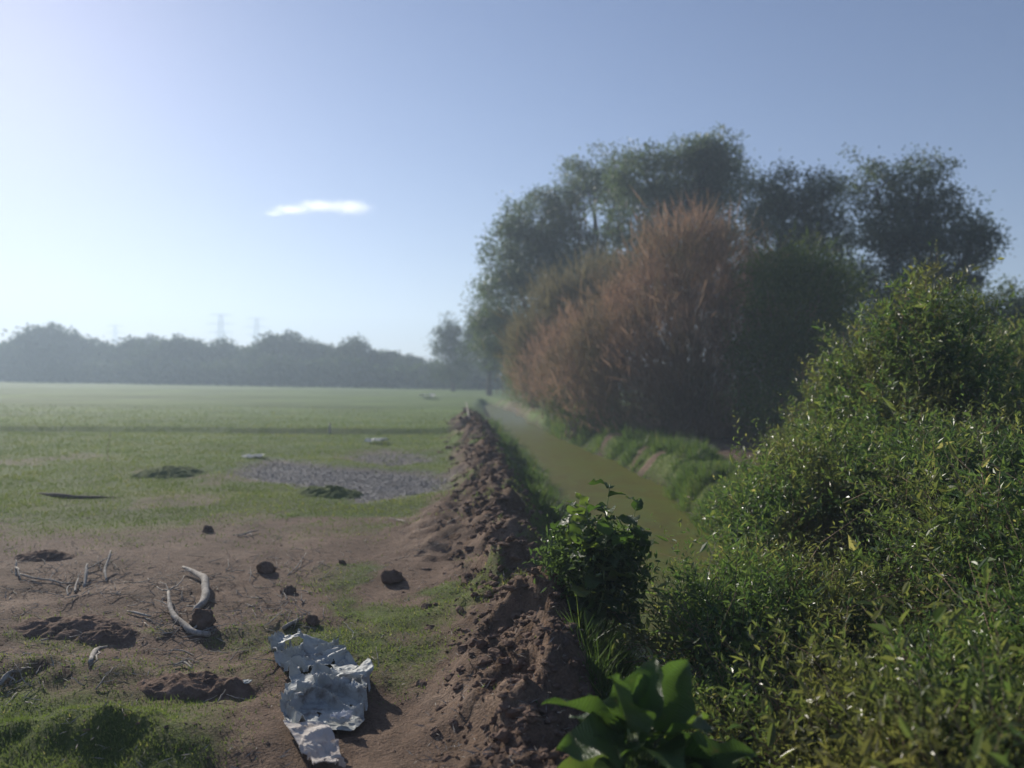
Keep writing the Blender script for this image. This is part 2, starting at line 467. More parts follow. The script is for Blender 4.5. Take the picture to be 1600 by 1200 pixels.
class Tubes:
    def __init__(s): s.v = []; s.f = []; s.n = 0
    def add(s, pts, rad, sides=5):
        pts = np.asarray(pts, float); rad = np.asarray(rad, float); k = len(pts)
        t = norm(np.gradient(pts, axis=0))
        ref = np.array([.31, .17, .93]) if abs(t[0, 2]) < .9 else np.array([1., .1, 0])
        a = norm(np.cross(t, ref)); b = np.cross(t, a)
        an = np.linspace(0, 2 * math.pi, sides, endpoint=False)
        V = pts[:, None] + rad[:, None, None] * (a[:, None] * np.cos(an)[None, :, None] + b[:, None] * np.sin(an)[None, :, None])
        ix = s.n + np.arange(k * sides).reshape(k, sides)
        nx = np.roll(ix, -1, 1)
        s.v.append(V.reshape(-1, 3)); s.f.append(np.stack([ix[:-1], nx[:-1], nx[1:], ix[1:]], -1).reshape(-1, 4))
        s.n += k * sides
        # end caps as a fan to a point
        s.v.append(np.array([pts[0] - t[0] * rad[0] * .3, pts[-1] + t[-1] * rad[-1] * .6]))
        c0, c1 = s.n, s.n + 1; s.n += 2
        s.f.append(np.stack([nx[0], ix[0], np.full(sides, c0), np.full(sides, c0)], -1))
        s.f.append(np.stack([ix[-1], nx[-1], np.full(sides, c1), np.full(sides, c1)], -1))
        return s
    def data(s):
        f = np.concatenate(s.f); tri = f[:, 2] == f[:, 3]
        return np.concatenate(s.v), [f[~tri], f[tri][:, :3]]
    def build(s, name, mat, parent=None, loc=None, smooth=True):
        v, f = s.data()
        return mesh(name, v, f, mat, parent, smooth=smooth, loc=loc)

def wob(p0, p1, k, amp, r=None):
    r = r or rnd
    p0 = np.array(p0, float); p1 = np.array(p1, float)
    t = np.linspace(0, 1, k)[:, None]
    L = np.linalg.norm(p1 - p0)
    off = np.cumsum(np.array([[r.gauss(0, 1) for _ in range(3)] for _ in range(k)]), 0)
    off -= off[0] + (off[-1] - off[0]) * t
    return p0 + (p1 - p0) * t + off * amp * L / math.sqrt(k)

def sublobes(c, r, n, frac=.45, shell=.62, low=-.35):
    """irregular crown: n smaller lobes set over an ellipsoid"""
    out = []
    for i in range(n):
        d = rand_dir(1)[0]
        if d[2] < low: d[2] = abs(d[2]) * .6
        k = frac * rnd.uniform(.75, 1.25)
        out.append((np.array(c) + d * np.array(r) * shell * rnd.uniform(.75, 1.15), np.array(r) * k))
    out.append((np.array(c, float), np.array(r) * .62))
    return out

def crown_points(lobes, n, shell=.55):
    w_ = np.array([l[1][0] * l[1][2] + l[1][1] * l[1][2] for l in lobes]); w_ /= w_.sum()
    ix = rng.choice(len(lobes), n, p=w_)
    d = rand_dir(n)
    rad = (shell + (1 - shell) * rng.random(n) ** .6)
    C = np.array([l[0] for l in lobes]); R = np.array([l[1] for l in lobes])
    return C[ix] + d * R[ix] * rad[:, None], norm(d / R[ix])

def tree(name, base, lobes, trunk_r, n_cl, per, cl_r, leaf, label, cat, group=None, mat=None, fork=.35, bark=None, aspect=.5, link=True):
    if name == 'tall_tree': n_cl = int(n_cl * 1.5); leaf *= 1.0; cl_r *= 1.15
    root = empty(name, base, label=label, cat=cat, group=group)
    base = np.array(base, float)
    C, N = crown_points(lobes, n_cl)
    C = C + rng.normal(size=C.shape) * cl_r * .55 * (rng.random((len(C), 1)) < .4)
    # foliage clumps
    P = np.repeat(C, per, 0); n = len(P)
    off = rng.normal(size=(n, 3)) * cl_r * np.array([1, 1, .7]) * .55
    sc = np.repeat(rng.uniform(.6, 1.35, n_cl), per)[:, None]
    P = P + off * sc
    P[:, 2] = np.maximum(P[:, 2], base[2] + .1)
    d = norm(rand_dir(n) + norm(off) * .9 + np.array([0, 0, -.15]))
    var = np.clip(np.repeat(rng.random(n_cl), per) * .5 + rng.random(n) * .55, 0, 1)
    V, Fc, va = leafgeo(P, d, rand_dir(n), leaf * rng.uniform(.6, 1.4, n), leaf * aspect * rng.uniform(.7, 1.3, n), 'quad', var)
    mesh('crown', V, Fc, mat or M_TREE, root, {'var': va}, loc=base)
    # trunk and limbs
    T = Tubes()
    top = np.mean([l[0] for l in lobes], 0)
    fk = base + (top - base) * fork
    T.add(wob(base - np.array([0, 0, .3]), fk, 6, .03), np.linspace(trunk_r, trunk_r * .75, 6), 8)
    for l in lobes:
        L = np.linalg.norm(l[0] - fk)
        r0 = trunk_r * rnd.uniform(.28, .5)
        path = wob(fk, l[0], 7, .08)
        T.add(path, np.linspace(r0, r0 * .35, 7), 6)
        for k in range(4):
            s_ = path[rnd.randint(3, 6)]
            e = l[0] + rand_dir(1)[0] * l[1] * .9
            T.add(wob(s_, e, 5, .08), np.linspace(r0 * .4, r0 * .08, 5), 4)
    T.build('trunk', bark or M_BARK, root, loc=base)
    return root

def shootshrub(base, c, r, n_lobes, shoots, per, leaf, label, style='leaf', mat=None, up=.5, slen=(.3, .65), core=3000, aspect=.34, group=None, name='shrub', cat='shrub', frac=.5, yel=0.0):
    root = empty(name, base, label=label, cat=cat, group=group)
    base = np.array(base, float); c = np.array(c, float); r = np.array(r, float)
    lobes = sublobes(c, r, n_lobes, frac, .55)
    P, N = crown_points(lobes, shoots, .5)
    P = P - N * .15
    gz = height(P[:, 0], P[:, 1])
    ok = P[:, 2] > np.maximum(gz, WATER) + .08
    P, N = P[ok], N[ok]; ns = len(P)
    D = norm(N * .7 + rand_dir(ns) * .45 + np.array([0, 0, up]))
    L = rng.uniform(*slen, ns) * np.where(rng.random(ns) < .06, 1.9, 1.0)
    t = np.linspace(.08, 1, per)[None, :]
    bend = rng.normal(size=(ns, 3)) * .18 - np.array([0, 0, .16])
    Q = P[:, None] + D[:, None] * (t * L[:, None])[:, :, None] + bend[:, None] * ((t ** 2) * L[:, None])[:, :, None]
    sd_ = norm(np.cross(D, rand_dir(ns)))
    cr_ = np.cross(D, sd_)
    ph = rng.uniform(0, 6.28, ns)[:, None] + np.arange(per)[None, :] * 2.4
    ld = norm(D[:, None] * .75 + (sd_[:, None] * np.cos(ph)[:, :, None] + cr_[:, None] * np.sin(ph)[:, :, None]) * .9 + rng.normal(size=(ns, per, 3)) * .2)
    ld = ld.reshape(-1, 3); Q = Q.reshape(-1, 3); n = len(Q)
    lv = 1.25 * leaf * rng.uniform(.35, 1.25, n) * np.where(rng.random(n) < .09, 1.9, 1) * np.repeat(rng.uniform(.6, 1.25, ns), per) * np.tile(np.linspace(1.15, .7, per), ns)
    var = np.clip(np.repeat(rng.random(ns), per) * .45 + rng.random(n) * .5 + (rng.random(n) < .03) * .4 + yel, 0, 1)
    V, Fc, va = leafgeo(Q, ld, norm(rand_dir(n) + np.array([0, 0, .9])), lv, lv * aspect * rng.uniform(.6, 1.3, n), style, var)
    # inner foliage, larger and sparser
    P2, N2 = crown_points([(l[0], l[1] * .75) for l in lobes], core, .3)
    gz = height(P2[:, 0], P2[:, 1]); P2 = P2[P2[:, 2] > np.maximum(gz, WATER) + .05]
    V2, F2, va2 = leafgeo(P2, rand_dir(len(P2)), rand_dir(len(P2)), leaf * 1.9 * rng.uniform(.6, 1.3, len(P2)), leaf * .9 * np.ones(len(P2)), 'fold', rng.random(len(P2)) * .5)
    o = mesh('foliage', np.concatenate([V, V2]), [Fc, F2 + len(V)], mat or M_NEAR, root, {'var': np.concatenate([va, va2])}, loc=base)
    # stems
    T = Tubes()
    for l in lobes:
        for k in range(3):
            b0 = base + np.array([rnd.uniform(-.25, .25) * r[0], rnd.uniform(-.25, .25) * r[1], 0])
            b0[2] = max(H(b0[0], b0[1]), -.8) - .08
            e = l[0] + rand_dir(1)[0] * l[1] * .9
            path = wob(b0, e, 7, .06); T.add(path, np.linspace(.016, .004, 7), 5)
    for k in range(0, ns, 3):
        p = P[k]; T.add(np.stack([p - D[k] * .15, p + D[k] * L[k] * .5 + bend[k] * .25 * L[k], p + D[k] * L[k] + bend[k] * L[k]]), [.0045, .003, .0012], 3)
    T.build('stems', M_TWIG, root, loc=base)
    T = Tubes()
    for k in range(16):
        i = rnd.randrange(ns); p = P[i]
        dd = norm((N[i] * .6 + rand_dir(1)[0] * .6 + np.array([0, 0, .35]))[None])[0]
        L_ = rnd.uniform(.3, .75) * (1 + leaf * 4); pth = wob(p - dd * L_ * .3, p + dd * L_ * .7, 7, .07)
        r0 = .004 + .03 * leaf * rnd.random()
        T.add(pth, np.linspace(r0, .0015, 7), 4)
        for q_ in range(3):
            T.add(wob(pth[2 + q_], pth[2 + q_] + (dd + rand_dir(1)[0] * .8) * L_ * .3, 4, .07), np.linspace(r0 * .5, .001, 4), 3)
    T.build('dead_twigs', M_DEAD, root, loc=base)['kind'] = 'stuff'
    return root

def at(px, py, d):
    """point seen at a pixel of the photograph, d metres ahead"""
    r = ray(px, py); t = d / r.y
    return np.array([r.x * t, d, CAMZ + r.z * t])

# ------------------------------------------------------------------ tall trees beyond the dry shrub
def lob(px, py, d, wpx, hpx, dep=None):
    s_ = d / F
    return (at(px, py, d), np.array([wpx * s_, (dep or wpx) * s_, hpx * s_]))

def base_at(px, d):
    x = at(px, 600, d)[0]
    return (x, d, H(x, d))

TG = 'tall trees behind the dry shrubs'
tree('tall_tree', base_at(835, 62), [lob(800, 395, 61, 48, 50), lob(845, 340, 62, 58, 45), lob(800, 470, 62, 50, 50), lob(850, 430, 63, 60, 60), lob(880, 380, 62, 45, 50), lob(775, 520, 62, 38, 40), lob(830, 540, 62, 50, 50)],
     .45, 330, 75, .75, .27, 'grey-green tree at the left end of the tall row, bulging over the meadow', 'tree', TG)
tree('tall_tree', base_at(935, 60), [lob(905, 262, 59, 28, 20), lob(930, 290, 60, 42, 25), lob(965, 300, 60, 38, 40), lob(890, 320, 60, 38, 26), lob(960, 250, 60, 24, 16), lob(960, 400, 60, 50, 50), lob(900, 420, 60, 50, 50)],
     .4, 190, 60, .7, .25, 'thin-crowned tall tree with gaps of sky, between the left tree and the highest one', 'tree', TG)
tree('tall_tree', base_at(1060, 52), [lob(1015, 285, 52, 62, 45), lob(1070, 280, 52, 60, 55), lob(1105, 235, 51, 30, 30), lob(1115, 285, 52, 44, 45), lob(1130, 260, 52, 24, 24), lob(1000, 340, 52, 60, 50), lob(1090, 360, 53, 70, 60), lob(1120, 430, 53, 70, 60), lob(1000, 440, 53, 70, 60)],
     .5, 420, 75, .7, .24, 'highest tree of the row, its narrow peak standing right above the reddish dry shrub', 'tree', TG)
tree('tall_tree', base_at(1240, 46), [lob(1190, 310, 46, 42, 35), lob(1240, 300, 46, 55, 38), lob(1285, 310, 46, 40, 40), lob(1215, 370, 46, 65, 50), lob(1280, 380, 46, 60, 55), lob(1240, 450, 46, 80, 60), lob(1330, 470, 46, 45, 60), lob(1300, 540, 46, 60, 60), lob(1200, 500, 46, 80, 60)],
     .45, 460, 75, .62, .21, 'broad round-topped dark tree between the highest tree and the gap of sky', 'tree', TG)
tree('tall_tree', base_at(1420, 40), [lob(1370, 295, 40, 40, 42), lob(1430, 300, 40, 46, 48), lob(1465, 345, 40, 34, 40), lob(1395, 365, 40, 46, 34), lob(1440, 400, 40, 55, 45), lob(1520, 360, 40, 26, 32), lob(1515, 385, 40, 40, 26), lob(1500, 430, 40, 36, 24), lob(1395, 450, 40, 60, 45), lob(1460, 480, 40, 70, 45), lob(1400, 530, 40, 70, 50)],
     .42, 480, 70, .5, .18, 'tall tree with a loose crown split into separate heads, sky showing between them', 'tree', TG)
tree('tall_tree', base_at(1545, 30), [lob(1550, 480, 30, 40, 28), lob(1600, 510, 30, 45, 40), lob(1500, 520, 30, 45, 40), lob(1650, 500, 30, 60, 50), lob(1560, 560, 30, 60, 40)],
     .2, 230, 70, .42, .14, 'low dark tree at the right edge, just showing above the green thicket', 'tree', TG)
tree('distant_tree', base_at(708, 125), [lob(700, 522, 125, 17, 18), lob(690, 545, 125, 20, 16), lob(718, 552, 125, 20, 22), lob(705, 575, 125, 26, 20)],
     .35, 110, 55, 1.0, .42, 'small stand-alone tree with a tufted top at the right end of the distant treeline', 'tree', mat=M_TREE2)
tree('distant_tree', base_at(765, 100), [lob(752, 490, 100, 24, 22), lob(770, 520, 100, 34, 30), lob(745, 535, 100, 22, 28), lob(785, 560, 100, 40, 32)],
     .4, 190, 60, .95, .36, 'dusky tree leaning out left of the tall trees, beside the small stand-alone tree', 'tree', mat=M_TREE2)

# ------------------------------------------------------------------ dry upright shrubs on the far bank
def twigshrub(base, lobes, n, L, wd, mat, label, stems=60, up=.9, name='dry_shrub', cat='shrub', leafn=0, lm=None, leaf=.1):
    root = empty(name, base, label=label, cat=cat, group='large shrubs on the far canal bank')
    base = np.array(base, float)
    P, N = crown_points(lobes, n, .35)
    P = P + rng.normal(size=P.shape) * np.array([.38, .38, .3]) * (fbm(P[:, 0] * 1.7, P[:, 2] * 1.2 + P[:, 1], .9, 3, 71) * 2)[:, None]
    P[:, 2] = np.maximum(P[:, 2], base[2] + .05)
    out_ = P - base; out_[:, 2] = 0
    D = norm(norm(out_) * .28 + np.array([0, 0, up]) + rng.normal(size=(n, 3)) * .42)
    ln = rng.uniform(*L, n) * np.where(rng.random(n) < .07, 1.8, 1.0)
    var = np.clip(.55 * fbm(P[:, 0] * 1.3 + P[:, 1], P[:, 2], .8, 3, 70) + .5 * rng.random(n), 0, 1) * .92 + (rng.random(n) < .012) * .2
    V, Fc, va = leafgeo(P, D, rand_dir(n), ln, wd * rng.uniform(.6, 1.4, n), 'quad', np.clip(var, 0, 1))
    mesh('twigs', V, Fc, mat, root, {'var': va}, loc=base)
    if leafn:
        C, N2 = crown_points(lobes, leafn // 40, .5)
        Q = np.repeat(C, 40, 0) + rng.normal(size=((leafn // 40) * 40, 3)) * .28
        Q[:, 2] = np.maximum(Q[:, 2], base[2] + .05)
        V, Fc, va = leafgeo(Q, norm(rand_dir(len(Q)) + np.array([0, 0, .5])), rand_dir(len(Q)), leaf * rng.uniform(.6, 1.4, len(Q)), leaf * .45 * np.ones(len(Q)), 'quad')
        mesh('foliage', V, Fc, lm, root, {'var': va}, loc=base)
    T = Tubes()
    for k in range(stems):
        l = lobes[rnd.randrange(len(lobes))]
        e = l[0] + rand_dir(1)[0] * l[1] * .95
        b0 = base + np.array([rnd.gauss(0, .5), rnd.gauss(0, .5), -.2])
        mid = b0 + (e - b0) * np.array([.3, .3, .6])
        pth = np.concatenate([wob(b0, mid, 4, .04), wob(mid, e, 5, .05)[1:]])
        T.add(pth, np.linspace(.05, .012, 8), 5)
    T.build('stems', M_TWIG, root, loc=base)
    return root

twigshrub(base_at(1080, 33), [lob(1065, 410, 33, 70, 68), lob(1000, 465, 34, 62, 55), lob(1125, 425, 33, 62, 62), lob(1095, 380, 33, 40, 45), lob(1035, 395, 33, 36, 45), lob(945, 520, 34, 70, 50), lob(1060, 540, 32, 100, 80), lob(1050, 510, 33, 110, 70), lob(1150, 520, 33, 70, 90), lob(1000, 570, 33, 80, 50), lob(1110, 600, 33, 120, 60), lob(1060, 650, 33, 110, 45), lob(1180, 640, 32, 60, 60), lob(935, 560, 35, 70, 60), lob(960, 620, 34, 60, 50), lob(1100, 680, 32, 80, 30), lob(1180, 460, 32.5, 40, 60), lob(880, 560, 37, 55, 55), lob(850, 600, 40, 45, 40), lob(920, 600, 35, 60, 50)],
          28000, (.45, 1.0), .032, M_BROWN, 'big reddish-brown leafless shrub with upright twigs, tallest on the far bank', 110, leafn=18000, lm=M_BROWN, leaf=.1)
twigshrub(base_at(900, 44), [lob(890, 490, 44, 55, 45), lob(850, 540, 44, 50, 45), lob(915, 530, 44, 70, 60), lob(840, 580, 44, 45, 35), lob(900, 600, 43, 70, 35), lob(940, 455, 44, 50, 48), lob(825, 545, 45, 30, 35), lob(865, 465, 45, 26, 26)],
          18000, (.5, 1.1), .045, M_OLIVE, 'olive-brown feathery shrub left of the reddish one, fading into haze', 60, leafn=6000, lm=M_OLIVE, leaf=.14)
twigshrub(base_at(1235, 30), [lob(1205, 430, 30, 45, 40), lob(1262, 425, 30, 42, 36), lob(1305, 455, 30, 36, 34), lob(1240, 490, 30, 80, 60), lob(1200, 560, 30, 60, 60), lob(1270, 560, 30, 70, 60), lob(1230, 640, 29, 80, 50)],
          5000, (.3, .7), .03, M_SHRUBG, 'dark green willowy shrub right of the reddish dry shrub', 50, leafn=34000, lm=M_SHRUBG, leaf=.13, name='willow_shrub')
twigshrub(base_at(870, 50), [lob(840, 612, 48, 45, 24), lob(880, 620, 46, 40, 24), lob(815, 590, 52, 32, 28), lob(860, 575, 50, 50, 30)],
          1500, (.3, .6), .04, M_OLIVE, 'low yellowish bush where the canal bends out of sight', 20, leafn=8000, lm=M_SHRUBG, leaf=.14, name='low_bush')
twigshrub(base_at(905, 37), [lob(890, 630, 38, 36, 28), lob(930, 640, 36, 35, 25)],
          1500, (.2, .5), .025, M_OLIVE, 'low dark green bush at the water edge under the olive shrub', 20, leafn=8000, lm=M_SHRUBG, leaf=.11, name='low_bush')

# ------------------------------------------------------------------ thicket on the right
shootshrub((3.0, 4.4, H(3.0, 4.4)), (2.85, 4.5, .05), (1.6, 1.5, 1.3), 10, 2600, 15, .062, 'leafy green shrub filling the bottom right corner, nearest to the camera', slen=(.3, .6), core=4500)
shootshrub((2.9, 7.4, H(2.9, 7.4)), (2.5, 7.0, .1), (1.5, 1.4, .9), 9, 2000, 15, .062, 'low spreading shrub reaching out over the green water behind the broad-leaved plant', slen=(.35, .75), core=3000)
shootshrub((1.95, 5.7, H(1.95, 5.7)), (1.8, 5.6, -.1), (.85, .75, .5), 8, 800, 14, .055, 'straggly low shrub trailing in the water just behind the large-leaved young plant', slen=(.25, .5), core=700)
shootshrub((4.7, 6.8, H(4.7, 6.8)), (4.7, 6.8, .35), (1.9, 1.9, 1.55), 11, 2800, 14, .066, 'rounded green shrub at mid height on the right, behind the nearest shrub', style='fold', core=5000)
shootshrub((4.3, 10.4, H(4.3, 10.4)), (4.35, 10.4, .5), (1.65, 1.8, 1.65), 11, 2400, 14, .075, 'shrub with yellow-tipped sprays at its left end, before the dark foot of the dry shrub', style='fold', core=4500, yel=.08)
shootshrub((6.0, 11.8, H(6.0, 11.8)), (5.95, 11.8, 1.6), (1.5, 1.8, 2.6), 12, 2600, 13, .085, 'tallest leafy shrub of the thicket, peaking below the split-crowned tree', style='fold', core=5000)
shootshrub((5.3, 9.0, H(5.3, 9.0)), (5.4, 9.0, .9), (1.5, 1.4, 1.55), 9, 1900, 13, .075, 'green shrub filling the slope in the middle of the thicket, under its tallest shrub', style='fold', core=3500)
shootshrub((4.3, 4.9, H(4.3, 4.9)), (4.2, 4.9, .5), (1.3, 1.3, 1.3), 8, 1700, 14, .064, 'shrub at the right edge between the nearest shrub and the rounded one behind', slen=(.3, .6), core=3000)
shootshrub((7.6, 9.6, H(7.6, 9.6)), (7.4, 9.6, 1.0), (1.9, 1.9, 1.75), 10, 2300, 13, .08, 'green shrub cut by the right edge of the picture at horizon height', style='fold', core=4500)
shootshrub((9.8, 15.0, H(9.8, 15)), (9.8, 15, 1.5), (2.6, 2.4, 2.5), 10, 2200, 12, .11, 'hazy green shrub at the back of the thicket by the right edge', style='fold', core=5000)
shootshrub((5.6, 14.5, H(5.6, 14.5)), (5.7, 14.5, .5), (1.4, 1.6, 1.5), 8, 1200, 12, .09, 'small shrub behind the yellow-tipped one, beside the dark green willowy shrub', style='fold', core=2500)

# ------------------------------------------------------------------ broad-leaved plants on the left bank
def bigleaf(seed, L, W, curl, fold_, wave=.10):
    r = random.Random(seed)
    nu, nv = 12, 5
    V = []
    for i in range(nu):
        t = i / (nu - 1)
        wprof = (math.sin(math.pi * min(1, t * .97 + .02) ** .62)) ** .95 * .56 * W * (1 + .09 * math.sin(t * 17 + seed * 2))
        if i == nu - 1: wprof = .004
        for j in range(nv):
            s_ = (j / (nv - 1) - .5) * 2
            x = s_ * wprof
            z = abs(s_) * wprof * fold_ - curl * L * t * t + wave * W * math.sin(t * 13 + seed + (1.3 if s_ > 0 else 0)) * abs(s_) ** 1.5 + .02 * W * math.sin(t * 34) * abs(s_)
            V.append((x, t * L * math.cos(curl * t * .8), z))
    idx = np.arange(nu * nv).reshape(nu, nv)
    q = np.stack([idx[:-1, :-1], idx[:-1, 1:], idx[1:, 1:], idx[1:, :-1]], -1).reshape(-1, 4)
    return np.array(V), q

m, n, o = newmat('broad_leaf_veined_mat')
tcn = n.nodes.new('ShaderNodeTexCoord')
wv = n.nodes.new('ShaderNodeTexWave'); wv.inputs['Scale'].default_value = 9; wv.inputs['Distortion'].default_value = 3.5; wv.inputs['Detail'].default_value = 2
wv.bands_direction = 'Y'
n.links.new(tcn.outputs['Object'], wv.inputs['Vector'])
inf = n.nodes.new('ShaderNodeObjectInfo')
c = ramp(n, inf.outputs['Random'], [(0, (.06, .11, .04)), (.6, (.10, .165, .05)), (1, (.17, .22, .07))])
c = mixc(n, .35, c, ramp(n, wv.outputs['Fac'], [(.15, (.5, .5, .5)), (.6, (1.0, 1.0, 1.0)), (.97, (1.6, 1.55, 1.3))]), 'MULTIPLY')
c = mixc(n, ramp(n, noise_node(n, 5, 5, .7, tcn.outputs['Object']), [(.60, (0, 0, 0)), (.72, (1, 1, 1))]), c, (.17, .15, .06))
p = bsdf(n, o, c, .36, .55, bump(n, wv.outputs['Fac'], .6, .012))
t = n.nodes.new('ShaderNodeBsdfTranslucent')
n.links.new(mixc(n, .75, c, (1.15, 1.3, .42), 'MULTIPLY'), t.inputs[0])
mx = n.nodes.new('ShaderNodeMixShader'); mx.inputs[0].default_value = .42
n.links.new(p.outputs[0], mx.inputs[1]); n.links.new(t.outputs[0], mx.inputs[2]); n.links.new(mx.outputs[0], o.inputs[0])
mx.inputs[0].default_value = .5
M_BIG = m

LEAFMESH = []
for s_ in range(6):
    V, q = bigleaf(s_, 1.0, [.70, .8, .62, .74, .68, .82][s_], [.15, .3, .4, .05, .22, .55][s_], [.35, .2, .45, .6, .3, .2][s_])
    o = mesh('leaf', V, q, M_BIG, smooth=True); LEAFMESH.append(o.data)
    bpy.data.objects.remove(o)

def put_leaf(root, base, pos, d, L, k=None, roll=0.0):
    d = Vector(d).normalized()
    z = Vector((0, 0, 1)) - d * d.z
    if z.length < .1: z = Vector((1, 0, 0)) - d * d.x
    z.normalize(); x = d.cross(z)
    R = Matrix((x, d, z)).transposed() @ Matrix.Rotation(roll, 3, 'Y')
    o = bpy.data.objects.new('leaf', LEAFMESH[rnd.randrange(6) if k is None else k])
    COL.objects.link(o); o.parent = root
    o.matrix_local = Matrix.Translation(Vector(pos) - Vector(base)) @ R.to_4x4() @ Matrix.Diagonal((L, L, L, 1))
    return o

# taller bush (stands mid-frame in front of the water)
b = at(928, 1000, 7.4); b[2] = H(b[0], b[1])
root = empty('broad_leaved_bush', tuple(b), label='waist-high bush with broad glossy leaves standing between the earth ridge and the green water', cat='bush')
T = Tubes()
for k in range(16):
    a = k * 2.4 + rnd.uniform(-.3, .3); rad = rnd.uniform(.15, .66)
    hgt = rnd.uniform(.75, 1.45) * (1.2 - rad * .7)
    if k == 0: rad, hgt = .12, 1.5
    if k == 1: a, rad, hgt = 0, .40, 1.35
    e = np.array([b[0] + rad * math.cos(a) + .02, b[1] + rad * math.sin(a), b[2] + hgt])
    pth = wob((b[0] + rnd.uniform(-.12, .12), b[1] + rnd.uniform(-.1, .1), b[2] - .05), e, 8, .05)
    T.add(pth, np.linspace(.014, .004, 8), 6)
    m_ = 15
    for j in range(m_):
        t_ = .22 + .78 * (j + .5) / m_
        i0 = min(6, int(t_ * 7)); p = pth[i0] + (pth[i0 + 1] - pth[i0]) * (t_ * 7 - i0)
        aa = j * 2.4 + k
        el = rnd.uniform(-.35, .65) if t_ < .9 else rnd.uniform(.3, 1.1)
        d = (math.cos(aa) * math.cos(el), math.sin(aa) * math.cos(el), math.sin(el))
        put_leaf(root, b, p, d, rnd.uniform(.15, .33) * (1.1 - .35 * t_), roll=rnd.uniform(-.6, .6))
T.build('stems', M_STEM, root, loc=b)
lb_ = sublobes((b[0], b[1], b[2] + .72), (.5, .46, .72), 12, .42, .7)
P, N_ = crown_points(lb_, 3000, .3); P = P + rng.normal(size=P.shape) * .05; P = P[P[:, 2] > height(P[:, 0], P[:, 1]) + .05]
V, Fc, va = leafgeo(P, norm(rand_dir(len(P)) + np.array([0, 0, .1])), norm(rand_dir(len(P)) + np.array([0, 0, .8])), rng.uniform(.035, .10, len(P)), rng.uniform(.02, .045, len(P)), 'leaf', fold=.3)
mesh('small_leaves', V, Fc, M_BROAD, root, {'var': va}, loc=b)['kind'] = 'stuff'

# near plant with very large leaves, cut by the bottom edge
b = np.array([.70, 4.05, 0]); b[2] = H(b[0], b[1])
root = empty('broad_leaved_plant', tuple(b), label='young plant with very large ribbed leaves at the bottom edge, beside the ridge', cat='plant')
T = Tubes()
top = at(1000, 1120, 4.05)
pth = wob(b - np.array([0, 0, .05]), top, 8, .03)
T.add(pth, np.linspace(.022, .010, 8), 7)
spec = [(985, 1150, 955, 1040, 3.9, .27, 3), (1000, 1140, 1015, 1050, 4.1, .25, 0), (1010, 1150, 1060, 1055, 4.15, .30, 3), (980, 1160, 890, 1070, 4.25, .32, 2),
        (990, 1165, 905, 1150, 3.95, .28, 1), (1000, 1170, 1085, 1120, 3.9, .30, 4), (990, 1185, 880, 1180, 4.15, .27, 5), (1000, 1185, 1120, 1160, 4.2, .32, 1),
        (990, 1200, 940, 1215, 3.7, .27, 4), (1010, 1200, 1070, 1210, 3.75, .27, 0), (995, 1190, 960, 1120, 3.75, .22, 2), (1020, 1190, 1150, 1190, 3.9, .28, 5), (1000, 1160, 1030, 1100, 4.45, .26, 4), (985, 1205, 870, 1230, 4.0, .3, 3),
        (1005, 1150, 930, 1085, 4.3, .26, 0), (1010, 1165, 1100, 1085, 4.3, .28, 1), (985, 1175, 920, 1120, 4.2, .25, 4), (1015, 1175, 1060, 1140, 3.7, .24, 5), (990, 1160, 975, 1070, 4.3, .24, 3), (1030, 1210, 1160, 1130, 4.4, .28, 0),
        (1040, 1210, 1110, 1175, 4.5, .30, 2), (1060, 1230, 1190, 1165, 4.1, .30, 3)]
for i, (x0, y0, x1, y1, d_, L, k) in enumerate(spec):
    p0 = at(x0, y0, 4.05); p1 = at(x1, y1, d_)
    dd = norm((p1 - p0)[None])[0]
    st = p0 + dd * .05
    T.add(np.stack([p0 + np.array([0, 0, -.06]), st]), [.007, .005], 5)
    put_leaf(root, b, st, dd, L * 1.35, k, roll=rnd.uniform(-.7, .7))
T.build('stems', M_STEM, root, loc=b)

# ------------------------------------------------------------------ distant treeline
def D0(px): return float(np.interp(px, [-400, 0, 750, 900], [232, 212, 150, 145]))
def treeline_tree(seed, wide, h, leaf=.8):
    lob_ = []
    for k in range(7):
        a = rnd.uniform(-1, 1); z = rnd.uniform(.38, .82)
        lob_.append((np.array([a * wide * .55 * (1.15 - z * .6), rnd.uniform(-2, 2), z * h]), np.array([wide * .30, 3.0, h * rnd.uniform(.15, .24)])))
    lob_.append((np.array([0, 0, h * .8]), np.array([wide * .28, 3, h * .2])))
    for k in range(4):
        lob_.append((np.array([(k - 1.5) * wide * .3, rnd.uniform(-1, 1), h * .2]), np.array([wide * .25, 3, h * .2])))
    return tree('treeline_tree', (0, 0, 0), lob_, .35, 330, 34, 1.3, leaf, 'x', 'tree', 'trees of the hazy distant treeline', M_TREE2, fork=.3, aspect=.7)
protos = [treeline_tree(k, w_, h_) for k, (w_, h_) in enumerate(((17, 12), (13, 10.5), (11, 12), (15, 9)))]
line = [(-70, 520, 1, 'treeline tree cut by the left edge of the picture'), (80, 506, 0, 'broad dome-shaped tree, the highest on the left of the treeline'),
        (25, 533, 3, 'lower tree at the left edge beside the broad dome-shaped one'), (165, 536, 1, 'low treeline tree directly right of the broad dome'),
        (232, 524, 0, 'wide flat-topped treeline tree left of the pylons'), (292, 528, 1, 'treeline tree just left of the first pylon'),
        (345, 530, 2, 'treeline tree standing below the first pylon'), (398, 540, 3, 'treeline tree standing below the second pylon'),
        (448, 518, 0, 'pointed high tree of the treeline right of the pylons'), (500, 536, 1, 'treeline tree sloping down right of the pointed one'),
        (552, 527, 2, 'round-headed treeline tree that rises alone from a low stretch'), (600, 548, 3, 'low treeline tree right of the round-headed one'),
        (648, 556, 1, 'lowest treeline tree left of the small stand-alone tree'), (730, 565, 3, 'low treeline tree behind the small stand-alone tree')]
